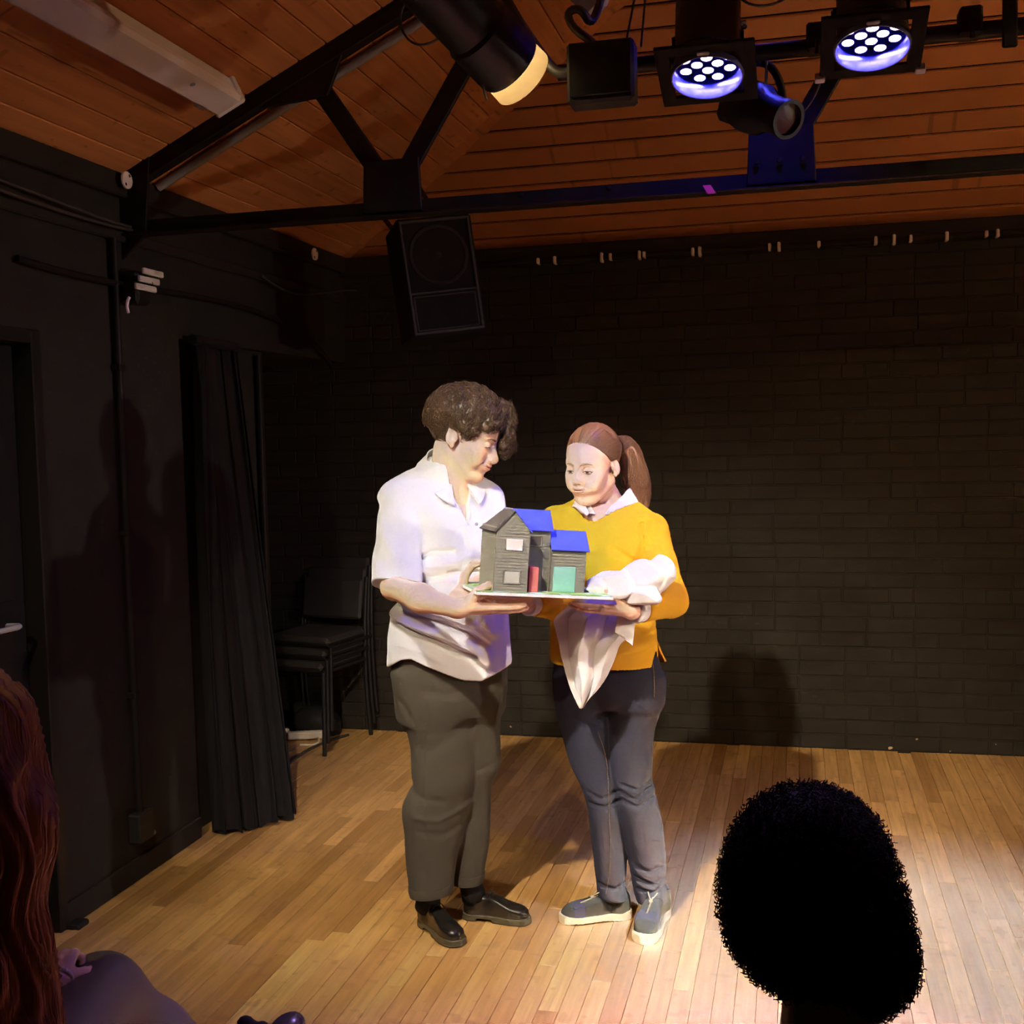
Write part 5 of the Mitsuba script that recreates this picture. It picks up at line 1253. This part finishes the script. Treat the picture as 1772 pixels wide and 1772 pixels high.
JF = [([(-0.671, 3.650, 0.449), (-0.629, 3.650, 0.428), (-0.581, 3.650, 0.448)], .007, .008), ([(-0.671, 3.650, 0.411), (-0.619, 3.650, 0.402), (-0.571, 3.650, 0.418)], .006, .008), ([(-0.572, 3.650, 0.452), (-0.524, 3.650, 0.429), (-0.465, 3.650, 0.473)], .007, .009), ([(-0.566, 3.650, 0.426), (-0.514, 3.650, 0.405), (-0.453, 3.650, 0.439)], .007, .009), ([(-0.566, 3.650, 0.476), (-0.515, 3.650, 0.461), (-0.465, 3.650, 0.495)], .006, .007),
    ([(-0.529, 3.650, 0.154), (-0.472, 3.650, 0.135), (-0.422, 3.650, 0.166)], .007, .009), ([(-0.523, 3.650, 0.116), (-0.472, 3.650, 0.108), (-0.422, 3.650, 0.137)], .006, .009), ([(-0.653, 3.650, 0.132), (-0.596, 3.650, 0.118), (-0.550, 3.650, 0.146)], .006, .008), ([(-0.632, 3.650, 0.692), (-0.566, 3.650, 0.734), (-0.492, 3.650, 0.777)], .012, .005), ([(-0.757, 3.650, 0.712), (-0.680, 3.650, 0.670), (-0.633, 3.650, 0.644)], .010, .004), ([(-0.536, 3.650, 0.202), (-0.483, 3.650, 0.179), (-0.427, 3.650, 0.203)], .008, .006)]
def jeans(P):
    n1 = meshkit.fbm(P.astype(float) * 10 + 2, 3, 6).astype(np.float32) - .5
    d = smin(pw(P), smin(jR(P), jL(P), .008), .025)
    return d + creases(P, JF, np.clip(.5 - (P[:, 1] - 3.74) / .08, 0, 1)) + .007 * n1
jm = relax(net(jeans, (-.90, 3.55, .06), (-.34, 3.95, 1.06), .005), 2)
part(wo, 'jeans', jm, 'denim', smooth=True, label='slim dark indigo jeans')
jk = list(scene)[-1]
tree_j = cKDTree(jm[0])
def on_jeans(pts, r, name):
    p = spline(pts, 60); d, i = tree_j.query(p + V(0, -.12, 0) * 0, k=1)
    fr = []
    for q in p:                                                       # bring each point to the front surface of the jeans
        m = jm[0][np.hypot(jm[0][:, 0] - q[0], jm[0][:, 2] - q[2]) < .008]
        if len(m): fr.append([q[0], m[:, 1].min() - .0006, q[2]])
    if len(fr) > 4: part(jk, name, tube(fr, r, 6), 'seam_thread', smooth=True)
on_jeans([(-0.641, 3.680, 0.646), (-0.615, 3.660, 0.538), (-0.607, 3.650, 0.407), (-0.607, 3.660, 0.249), (-0.626, 3.670, 0.103)], .0009, 'inner_seam')
on_jeans([(-0.461, 3.660, 0.875), (-0.455, 3.660, 0.815), (-0.456, 3.660, 0.768)], .0012, 'pocket_seam')
on_jeans([(-0.550, 3.650, 0.879), (-0.503, 3.650, 0.878), (-0.461, 3.660, 0.882)], .0012, 'waist_seam')
loww = net(lambda P: smin(swL(P, -.022), smin(pw(P, -.015), smin(jR(P, -.012), jL(P, -.012), .008), .02), .02), (-.93, 3.5, .08), (-.3, 3.95, 1.45), .014)
part(wo, 'body', join(hw, hl_, hr_, loww), 'skin_woman', smooth=True)
for toe, heel, fl, L_ in (((-0.774, 3.657, 0.000), (-0.548, 3.751, 0.000), -1, jR), ((-0.497, 3.547, 0.000), (-0.452, 3.821, 0.000), 1, jL)):
    h, t = V(*heel), V(*toe); an = h + (t - h) * .22; topc = V(np.interp(L_.z0, L_.z, L_.c[0]), np.interp(L_.z0, L_.z, L_.c[1]), L_.z0)
    part(wo, 'sock', tube([V(an[0], an[1], .07), V(an[0], an[1], .10) * .5 + topc * .5, topc + V(0, 0, .04)], [.038, .036, .038], 20), 'black_sock', smooth=True)
    shoe(wo, toe, heel, 'sneaker', fl)
face_parts(wo, WR, WC, WS, wo_head, (.8, .45, -.4), 'iris_dark', 'brow_fair', 'w', .0034, lid=.0034)
# hair: smooth cap drawn back to a ponytail
fw = lambda z: np.interp(z, [-.10, -.075, -.03, .00, .03, .055, .078, .095, .14], [-.060, -.050, -.034, -.016, .022, .048, .070, .092, .14])
RT = V(-.108, -.006, .050)
TAIL = [toh(p) for p in ((-0.581, 3.810, 1.577), (-0.556, 3.840, 1.573), (-0.539, 3.850, 1.522), (-0.526, 3.850, 1.457), (-0.518, 3.850, 1.399), (-0.511, 3.850, 1.341))]
TR = [.026, .031, .038, .041, .034, .012]
ts, trr = spline(TAIL, 40), np.interp(np.linspace(0, 1, 40), np.linspace(0, 1, 6), TR)
def hair_w(P):
    base = ell(P, (-.015, 0, .047), (.107, .0815, .0945))
    front = P[:, 0] - fw(P[:, 2])
    dirv = P - RT.astype(np.float32); ang = np.arctan2(dirv[:, 1], dirv[:, 0] * .7 + dirv[:, 2] * .7)
    base = smax(base, front, .006)
    base = np.maximum(base, -np.maximum(np.maximum(.055 - np.abs(P[:, 1]), P[:, 2] - .018), np.maximum(-.026 - P[:, 0], P[:, 0] - .008)))
    base = np.maximum(base, -.085 - P[:, 2])
    i = np.arange(0, 40, 3); tail = chain(P, [ts[k] for k in i], [trr[k] * .86 for k in i], .02)
    return smin(base, tail, .012)
hm_ = net(hair_w, (-.22, -.15, -.16), (.12, .14, .16), .0030)
part(wo, 'hair', move(hm_, WR, WC), 'hair_auburn', smooth=True, label='auburn hair pulled back into a ponytail')
whk = list(scene)[-1]
S = 900; r3 = np.random.default_rng(5)
off = r3.normal(0, 1, (S, 2)); off /= np.maximum(np.linalg.norm(off, axis=1, keepdims=True), 1); 
tt = np.linspace(0, 1, 40)
tg = np.gradient(ts, axis=0); tg /= np.linalg.norm(tg, axis=1, keepdims=True)
na = np.cross(tg, (0, 1.0, .2)); na /= np.linalg.norm(na, axis=1, keepdims=True); nb2 = np.cross(tg, na)
rr_ = trr[None] * (1.02 + .10 * np.sin(6 * tt[None] + r3.uniform(0, 6, (S, 1))))
Pp = ts[None] + (off[:, 0:1] * rr_)[..., None] * na[None] + (off[:, 1:2] * rr_)[..., None] * nb2[None] + .002 * np.sin(14 * tt[None, :, None] + r3.uniform(0, 6, (S, 1, 3)))
ln = r3.uniform(.72, 1.06, S)
Pp = np.stack([np.stack([np.interp(tt * min(l, 1.0), tt, Pp[i, :, k]) for k in range(3)], -1) for i, l in enumerate(ln)])[:, ::2]
sv, sf = strands(Pp, .0010, 3)
part(whk, 'ponytail_strands', move((sv, sf), WR, WC), 'hair_auburn', smooth=True, stuff=True)
S = 900                                                               # strands drawn over the cap to the tie
z_ = r3.uniform(-.05, .112, S); sg = np.sign(r3.normal(0, 1, S)); x0_ = fw(z_) - .004
yy = np.sqrt(np.clip(1 - ((x0_ + .015) / .107) ** 2 - ((z_ - .047) / .0945) ** 2, 0, 1)) * .0815 * sg
st = np.stack([x0_, yy, z_], 1); t = np.linspace(0, 1, 14)[None, :, None]
Pp = st[:, None] * (1 - t) + RT * t
q = Pp - V(-.015, 0, .047); kf = 1 / np.linalg.norm(q / V(.108, .0823, .0953), axis=2, keepdims=True)
Pp = V(-.015, 0, .047) + q * kf * (1 + .004 * np.sin(9 * t + r3.uniform(0, 6, (S, 1, 1))))
keepm = ~((np.abs(Pp[..., 1]) > .05) & (Pp[..., 2] < .02) & (Pp[..., 0] > -.03)).any(1)
sv, sf = strands(Pp[keepm], .0009, 3)
part(whk, 'drawn_strands', move((sv, sf), WR, WC), 'hair_auburn', smooth=True, stuff=True)
part(whk, 'hair_tie', move(tube([RT + (ts[4] - RT) * .2 + .023 * (math.cos(a) * V(.2, 1, .1) + math.sin(a) * V(.3, 0, 1)) for a in np.linspace(0, 2 * np.pi, 24)], .004, 6), WR, WC), 'black_cloth', smooth=True)

# the white sheet over her arm
sh = thing('white_sheet', 'white cloth sheet bundled over the arm of the woman and hanging to a point', 'sheet')
bc = V(*(-0.487, 3.420, 1.173))
ridge = lambda x: 1 - np.abs(2 * x - 1)
rb = np.random.default_rng(17)
def crumple(c, r, n, lo=.74, hi=.97):
    """a lump of cloth with flat facets: planes near the surface of an ellipsoid"""
    N = rb.normal(0, 1, (n, 3)); N /= np.linalg.norm(N, axis=1, keepdims=True)
    D = np.linalg.norm(N * V(*r), axis=1) * rb.uniform(lo, hi, n)
    c = np.asarray(c, np.float32); N = N.astype(np.float32); D = D.astype(np.float32)
    def fn(P):
        q = (P - c) @ N.T - D
        m = q.max(1); return np.maximum(ell(P, c, V(*r) * 1.02), m + .0016 * np.log(np.exp(np.clip((q - m[:, None]) / .0016, -20, 0)).sum(1))).astype(np.float32)
    return fn
LUMPS = [crumple((-0.446, 3.420, 1.185), (.084, .070, .060), 26), crumple((-0.524, 3.390, 1.168), (.078, .062, .050), 22), crumple((-0.407, 3.440, 1.198), (.050, .055, .056), 18), crumple((-0.577, 3.370, 1.165), (.042, .045, .034), 16), crumple((-0.446, 3.380, 1.138), (.062, .045, .032), 18)]
DENTS = [([(-0.491, 3.330, 1.157), (-0.455, 3.340, 1.170), (-0.416, 3.350, 1.178)], .0055), ([(-0.470, 3.330, 1.137), (-0.433, 3.330, 1.156), (-0.391, 3.370, 1.176)], .0045), ([(-0.414, 3.380, 1.230), (-0.402, 3.360, 1.202), (-0.406, 3.350, 1.175)], .005), ([(-0.548, 3.330, 1.202), (-0.502, 3.330, 1.207), (-0.454, 3.330, 1.204)], .0035), ([(-0.534, 3.320, 1.156), (-0.510, 3.320, 1.171), (-0.488, 3.330, 1.187)], .0045)]
def bundle(P):
    d = LUMPS[0](P)
    for f in LUMPS[1:]: d = smin(d, f(P), .003)
    d = smin(d, rc(P, (-0.592, 3.360, 1.169), (-0.610, 3.340, 1.162), .012, .004), .008)
    for pts, r in DENTS: d = smax(d, -chain(P, pts, [r * .5, r * 1.6, r * .5], .003), .004)
    return d + (.004 * (meshkit.fbm(P.astype(float) * 40, 2, 4) - .5)).astype(np.float32)
bm = net(bundle, (-.70, 3.22, 1.06), (-.34, 3.60, 1.30), .0030)
part(sh, 'bundle', bm, 'white_cotton', smooth=32)
# hanging part: rows of (left, right) with deep folds
ROWS = [((-0.657, 3.500, 1.118), (-0.486, 3.470, 1.099)), ((-0.703, 3.480, 1.083), (-0.484, 3.460, 1.072)), ((-0.739, 3.460, 1.043), (-0.487, 3.460, 1.042)), ((-0.731, 3.460, 1.003), (-0.497, 3.460, 1.006)), ((-0.723, 3.460, 0.950), (-0.536, 3.460, 0.969)), ((-0.712, 3.460, 0.896), (-0.553, 3.460, 0.923)), ((-0.697, 3.460, 0.843), (-0.571, 3.460, 0.883)), ((-0.682, 3.460, 0.804), (-0.602, 3.460, 0.834)), ((-0.668, 3.460, 0.775), (-0.636, 3.460, 0.796)), ((-0.665, 3.460, 0.765), (-0.657, 3.460, 0.765))]
from scipy.interpolate import PchipInterpolator as Pc
u = np.linspace(0, 1, len(ROWS)); vs_ = np.linspace(0, 1, 90)
Lr, Rr_ = Pc(u, np.array([r[0] for r in ROWS]))(vs_), Pc(u, np.array([r[1] for r in ROWS]))(vs_)
def fold(s, v):
    """depth of the folds: sharp ridges that run to the point"""
    a = np.abs(((s * 2.1 + .25 * np.sin(3 * v)) % 1) - .5) * 2
    b = np.abs(((s * 1.0 + .4 + .2 * v) % 1) - .5) * 2
    return (.050 * a + .035 * b) * np.sin(np.pi * np.clip(v * .92 + .06, 0, 1)) ** .6
m_ = 70; ss = np.linspace(0, 1, m_)
G = np.array([[Lr[j] * (1 - s) + Rr_[j] * s + V(0, .045 - fold(s, vs_[j]), 0) for s in ss] for j in range(90)])
back_ = G + V(0, .012, 0); back_[:, 0] = G[:, 0]; back_[:, -1] = G[:, -1]
Vt = np.vstack([G.reshape(-1, 3), back_.reshape(-1, 3)]); f = []
for j in range(89):
    for i in range(m_ - 1):
        p = j * m_ + i; o_ = 90 * m_
        f += [[p, p + m_, p + m_ + 1], [p, p + m_ + 1, p + 1], [o_ + p, o_ + p + 1, o_ + p + m_ + 1], [o_ + p, o_ + p + m_ + 1, o_ + p + m_]]
Vt = Vt + .004 * (meshkit.fbm(Vt * 30, 2, 8)[:, None] - .5)
part(sh, 'hanging_fold', (Vt, np.array(f)), 'white_cotton', smooth=35)
cp = [(-0.533, 3.430, 1.075), (-0.475, 3.430, 1.081), (-0.483, 3.430, 1.030), (-0.489, 3.430, 0.978), (-0.513, 3.420, 1.007), (-0.541, 3.420, 1.020)]
part(sh, 'corner', slab(cp, (0, -1, 0), .006, .001), 'white_cotton')


# ------------------------------------------------------------------ audience in front
mat('hair_black', (0.0035, 0.003, 0.003), 0.9, spec=0.03)
mat('hair_red', (0.190, 0.085, 0.036), 0.55, spec=0.12)
skin('skin_dark', (0.055, 0.032, 0.022), (0.04, 0.022, 0.016), 2.0)
mat('dark_jumper', (0.010, 0.010, 0.012), 0.9, spec=0.1)
mat('plum_velvet', (0.040, 0.018, 0.026), 0.8, sheen=0.3)
mat('sheer_tights', (0.055, 0.048, 0.036), 0.55, spec=0.3, sheen=0.25)
mat('patent_leather', (0.010, 0.009, 0.014), 0.18, spec=0.6)
mat('bead_silver', (0.62, 0.60, 0.72), 0.2, metal=0.7)
mat('paper_lilac', (0.42, 0.40, 0.47), 0.7)
af = thing('person', 'person with a rounded black afro seen from behind in the right foreground', 'person')
EL = [((0.012, 1.620, 0.995), (.112, .125, .122)), ((0.001, 1.620, 0.949), (.104, .125, .105)), ((0.046, 1.620, 0.925), (.096, .115, .098)), ((0.065, 1.620, 0.886), (.084, .10, .066))]
nk0, nk1 = V(*(0.045, 1.600, 0.921)), V(*(0.033, 1.550, 0.774))
def afro(P):
    d = ell(P, *EL[0])
    for c, r in EL[1:]: d = smin(d, ell(P, c, r), .03)
    return d
am = net(lambda P: afro(P) + .006 * (meshkit.fbm(P.astype(float) * 60, 2, 3).astype(np.float32) - .5), V(*EL[0][0]) - V(.2, .2, .28), V(*EL[0][0]) + V(.24, .2, .2), .006)
part(af, 'hair', am, 'hair_black', smooth=True, label='rounded black afro hair')
hk = list(scene)[-1]
r4 = np.random.default_rng(3); S = 7000
pi_ = r4.integers(0, len(am[0]), S); p0 = am[0][pi_]; nn_ = p0 - V(*(0.048, 1.620, 0.970)); nn_ /= np.linalg.norm(nn_, axis=1, keepdims=True)
e1 = np.cross(nn_, r4.normal(0, 1, (S, 3))); e1 /= np.linalg.norm(e1, axis=1, keepdims=True); e2 = np.cross(nn_, e1)
t = np.linspace(0, 1, 9); A_ = r4.uniform(0, 6.3, S)[:, None] + r4.uniform(5, 11, S)[:, None] * t; ra = r4.uniform(.002, .0045, S)[:, None]
Pp = p0[:, None] + nn_[:, None] * (t * 1.0)[None, :, None] * r4.uniform(.006, .016, S)[:, None, None] + (ra * np.cos(A_))[..., None] * e1[:, None] + (ra * np.sin(A_))[..., None] * e2[:, None]
part(hk, 'coils', strands(Pp, .0007, 3), 'hair_black', smooth=True, stuff=True)
sc_ = V(*(0.034, 1.520, 0.704))
bd = lambda P: smin(smin(rc(P, nk0, nk1, .062, .066), ell(P, V(*(0.039, 1.600, 0.978)), (.080, .095, .110)), .03), smin(rc(P, sc_ + V(-.17, 0, -.02), sc_ + V(.17, 0, -.02), .055, .055), rc(P, sc_ + V(0, 0, -.05), V(sc_[0], sc_[1] - .05, .58), .13, .14), .05), .05)
part(af, 'body', net(lambda P: smin(bd(P), smin(ell(P, V(*(-0.065, 1.560, 0.914)), (.010, .018, .028)), 9 + 0 * P[:, 0], .01), .01), (sc_[0] - .30, 1.2, .40), (sc_[0] + .32, 1.85, 1.20), .008), 'skin_dark', smooth=True)
jp = lambda P: smax(smin(bd(P), smin(rc(P, sc_ + V(-.19, 0, -.04), sc_ + V(-.21, .12, -.32), .055, .05), rc(P, sc_ + V(.19, 0, -.04), sc_ + V(.21, .12, -.32), .055, .05), .02), .04) - .012, P[:, 2] - (nk1[2] + .0), .01)
part(af, 'jumper', net(jp, (sc_[0] - .36, 1.15, .40), (sc_[0] + .38, 1.9, 1.05), .010), 'dark_jumper', smooth=True)
def seated_legs(c, fwd):
    l = V(-fwd[1], fwd[0], 0)
    return lambda P: smin(*[smin(rc(P, c + l * s * .10, c + l * s * .11 + fwd * .44, .085, .065), rc(P, c + l * s * .11 + fwd * .44, V(*(c + l * s * .11 + fwd * .46)[:2], .05), .062, .045), .02) for s in (-1, 1)], .02)
cs = V(sc_[0], sc_[1] - .10, .545)
part(af, 'trousers', net(seated_legs(cs, V(.05, 1, 0) * .99), cs + V(-.3, -.2, -.56), cs + V(.3, .65, .15), .012), 'dark_jumper', smooth=True)
def crowd_chair(c, a, lab):
    k = thing('audience_chair', lab, 'chair')
    R = np.array([[math.cos(a), -math.sin(a), 0], [math.sin(a), math.cos(a), 0], [0, 0, 1]]); put = lambda m: move(m, R, c)
    part(k, 'seat', put(cbox((0, 0, .385), (.42, .42, .04), None, .015)), 'chair_vinyl', smooth=30)
    part(k, 'backrest', put(cbox((0, -.29, .72), (.40, .03, .22), None, .012)), 'chair_vinyl', smooth=30)
    for sx in (-1, 1):
        part(k, 'leg', put(tube([(sx * .2, .2, 0), (sx * .2, .2, .43)], .011, 8)), 'chair_steel', smooth=60)
        part(k, 'leg', put(tube([(sx * .2, -.22, 0), (sx * .2, -.22, .43), (sx * .2, -.29, .83)], .011, 8)), 'chair_steel', smooth=60)
crowd_chair(V(cs[0], cs[1] - .02, 0), 0.0, 'audience chair under the person with the afro')

# woman with red hair and crossed legs at the left edge
rw = thing('person', 'red-haired woman in sheer black tights sitting cross-legged at the left edge', 'person')
HD = V(*(-1.311, 1.520, 1.207))
kn, an = V(*(-1.330, 1.920, 0.543)), V(*(-1.153, 2.140, 0.263))
hipA, hipB = V(HD[0] - .09, 1.50, .55), V(HD[0] + .10, 1.50, .56)
shin = kn * .58 + an * .42 + V(-.005, -.01, .012)
leg = lambda P: smin(smin(rc(P, hipB, kn, .098, .081), rc(P, kn, shin, .077, .058), .035), rc(P, shin, an, .058, .036), .03)
kn2, an2 = V(-1.46, 1.93, .44), V(-1.44, 1.98, .08)
part(rw, 'tights', net(lambda P: smin(leg(P), smin(rc(P, hipA, kn2, .09, .062), rc(P, kn2, an2, .058, .038), .02), .02), (HD[0] - .35, 1.35, .02), (an[0] + .1, 2.3, .80), .006), 'sheer_tights', smooth=True, label='sheer black tights')
fa = unit(V(*(-1.090, 2.240, 0.326)) - an); RF = frame(fa)
shf = lambda P: smin(rc(P, an + RF @ V(.0, 0, -.01), an + RF @ V(.07, 0, -.012), .036, .032), ell(P, V(*(-1.096, 2.240, 0.331)), (.050, .036, .034), RF), .02)
part(rw, 'shoe', net(shf, an - .1, an + V(.34, .24, .18), .004), 'patent_leather', smooth=True, label='shiny dark blue-black shoe with a bow')
shk = list(scene)[-1]
bo = V(*(-1.108, 2.120, 0.408))
bow = lambda P: smin(smin(ell(P, bo + V(-.016, 0, .003), (.020, .012, .016)), ell(P, bo + V(.020, 0, -.004), (.020, .012, .014)), .004), sph(P, bo, .010), .004) + .005 * (meshkit.fbm(P.astype(float) * 90, 2).astype(np.float32) - .5)
part(shk, 'bow', net(bow, bo - .06, bo + .06, .003), 'black_cloth', smooth=True)
b_ = trimesh.creation.icosphere(2, .006)
part(shk, 'buckle', (np.array(b_.vertices) + V(*(-1.160, 2.080, 0.412)), np.array(b_.faces)), 'bead_silver', smooth=True)
# hand on the knee with a bead bracelet
wr_ = V(*(-1.338, 1.800, 0.634)); xf_ = unit(V(*(-1.375, 1.880, 0.659)) - wr_); zz_ = unit(V(.15, -.75, .60)); zz_ = unit(zz_ - xf_ * (zz_ @ xf_)); RW_ = np.stack([xf_, np.cross(zz_, xf_), zz_], 1)
fh, ph_ = hand_fn(hand_bones([(1.0, 1.2, .7), (1.05, 1.2, .7), (1.1, 1.2, .7), (1.15, 1.2, .7)], thumb=((.6, .6, -.5), (.8, .1, -.6), (.8, -.3, -.5)), sc=.74), wr_, RW_, left=True)
fo = V(*(-1.490, 1.740, 0.558))
hn = net(lambda P: smin(fh(P), rc(P, wr_, fo, .021, .034), .012), np.minimum(ph_.min(0), fo) - .05, np.maximum(ph_.max(0), fo) + .05, .003)
tors = net(lambda P: smin(smin(ell(P, HD, (.076, .095, .115)), rc(P, HD + V(0, -.01, -.06), HD + V(0, -.02, -.20), .052, .056), .02), smin(rc(P, HD + V(-.10, .03, -.32), HD + V(.02, .03, -.33), .045, .040), rc(P, HD + V(0, -.02, -.30), V(HD[0], 1.50, .60), .11, .13), .05), .05), HD - V(.35, .35, .85), HD + V(.35, .35, .20), .010)
part(rw, 'body', join(hn, tors), 'skin_woman', smooth=True)
br = [wr_ + xf_ * .004 + .0262 * (math.cos(a) * RW_[:, 1] * 1.10 + math.sin(a) * RW_[:, 2] * .98) for a in np.linspace(0, 2 * np.pi, 31)[:-1]]
bead = trimesh.creation.icosphere(1, .0036); bvs, bfs = np.array(bead.vertices), np.array(bead.faces)
part(rw, 'bracelet', join(*[(bvs + q, bfs) for q in br]), 'bead_silver', smooth=True, stuff=True, label='silver bead bracelet')
top = lambda P: smin(smin(rc(P, HD + V(-.15, .0, -.30), HD + V(.03, .02, -.32), .055, .050), rc(P, HD + V(0, -.02, -.30), V(HD[0], 1.50, .60), .125, .145), .05), smin(rc(P, HD + V(.04, .07, -.36), fo, .050, .046), rc(P, fo, wr_ * .70 + fo * .30, .046, .034), .02), .03) + .012 * (meshkit.fbm(P.astype(float) * 12, 3).astype(np.float32) - .5)
part(rw, 'top', net(top, HD - V(.40, .35, .85), V(HD[0] + .40, 1.95, HD[2] - .15), .009), 'plum_velvet', smooth=True, label='dark plum top')
sk0 = V(*(-1.337, 1.810, 0.568))
skr = lambda P: smax(smin(rc(P, hipA, hipA * .4 + kn2 * .6, .118, .10), rc(P, hipB + V(-.03, 0, .0), sk0 + V(-.02, -.02, -.03), .120, .090), .03) + .022 * (meshkit.fbm(P.astype(float) * 16, 3, 3).astype(np.float32) - .5), .40 - P[:, 2], .01)
part(rw, 'skirt', net(skr, (HD[0] - .35, 1.3, .36), (-1.10, 2.1, .85), .007), 'plum_velvet', smooth=True)
# long wavy red hair
hairL = Loft([((-1.396, 1.500, 1.280), (-1.237, 1.500, 1.288), .07), ((-1.425, 1.500, 1.241), (-1.207, 1.500, 1.254), .10), ((-1.437, 1.500, 1.204), (-1.183, 1.500, 1.220), .115), ((-1.440, 1.500, 1.120), (-1.162, 1.500, 1.140), .115), ((-1.432, 1.500, 1.027), (-1.143, 1.500, 1.052), .10), ((-1.428, 1.500, 0.980), (-1.145, 1.500, 1.007), .095), ((-1.424, 1.500, 0.924), (-1.161, 1.500, 0.951), .09), ((-1.426, 1.500, 0.886), (-1.168, 1.500, 0.913), .085), ((-1.433, 1.500, 0.828), (-1.159, 1.500, 0.859), .085), ((-1.442, 1.500, 0.732), (-1.144, 1.500, 0.769), .09), ((-1.445, 1.500, 0.645), (-1.132, 1.500, 0.688), .09), ((-1.409, 1.500, 0.563), (-1.144, 1.500, 0.602), .07)], 0.05)
def hair_r(P):
    a, b, w, d = hairL.local(P); th = np.arctan2(b / d, a / w)
    q = th * 9 + 1.3 * np.sin(P[:, 2] * 14 + th * 2) + .8 * np.sin(P[:, 2] * 31 + 3 * th)
    g = .012 * np.sin(q) + .005 * np.sin(3.1 * q + 2) + .0022 * np.sin(9.7 * q)
    d0 = hairL(P) + g.astype(np.float32)
    return np.maximum(d0, -(ell(P, HD + V(0, .07, .0), (.07, .12, .12))))          # the face
part(rw, 'hair', net(hair_r, (HD[0] - .22, 1.34, .58), (HD[0] + .24, 1.66, HD[2] + .16), .0042), 'hair_red', smooth=True, label='long wavy red hair')
hk = list(scene)[-1]
r5 = np.random.default_rng(21); S = 2200
a0 = r5.uniform(-1.9, 1.2, S); t = np.linspace(0, 1, 40)
zs_ = HD[2] + .04 - .60 * t
Pp = []
for a in a0:
    th = a + .10 * np.sin(zs_ * 14 + a * 2 + 1.2)
    w, d = np.interp(zs_, hairL.z, hairL.w), np.interp(zs_, hairL.z, hairL.d)
    q = th * 9 + 1.3 * np.sin(zs_ * 14 + th * 2) + .8 * np.sin(zs_ * 31 + 3 * th)
    k_ = -.012 * np.sin(q) - .005 * np.sin(3.1 * q + 2) + r5.uniform(-.001, .0022)
    e_ = 2 / 2.3
    cx_, sx_ = np.sign(np.cos(th)) * np.abs(np.cos(th)) ** e_ * (w + k_), np.sign(np.sin(th)) * np.abs(np.sin(th)) ** e_ * (d + k_)
    Pp.append(np.stack([np.interp(zs_, hairL.z, hairL.c[0]) + cx_ * hairL.u[0] + sx_ * hairL.v[0], np.interp(zs_, hairL.z, hairL.c[1]) + cx_ * hairL.u[1] + sx_ * hairL.v[1], zs_], -1))
part(hk, 'strands', strands(np.array(Pp), .0007, 3), 'hair_red', smooth=True, stuff=True)
crowd_chair(V(HD[0] + .0, 1.48, 0), -.2, 'audience chair under the red-haired woman')
solo('paper_sheet', slab([(0.192, 1.050, 1.132), (0.214, 1.050, 1.126), (0.214, 0.980, 1.113), (0.192, 0.980, 1.110)], (-.2, -.8, .5), .0015, .0003), 'paper_lilac', 'pale lilac sheet of paper at the lower right corner', 'paper')
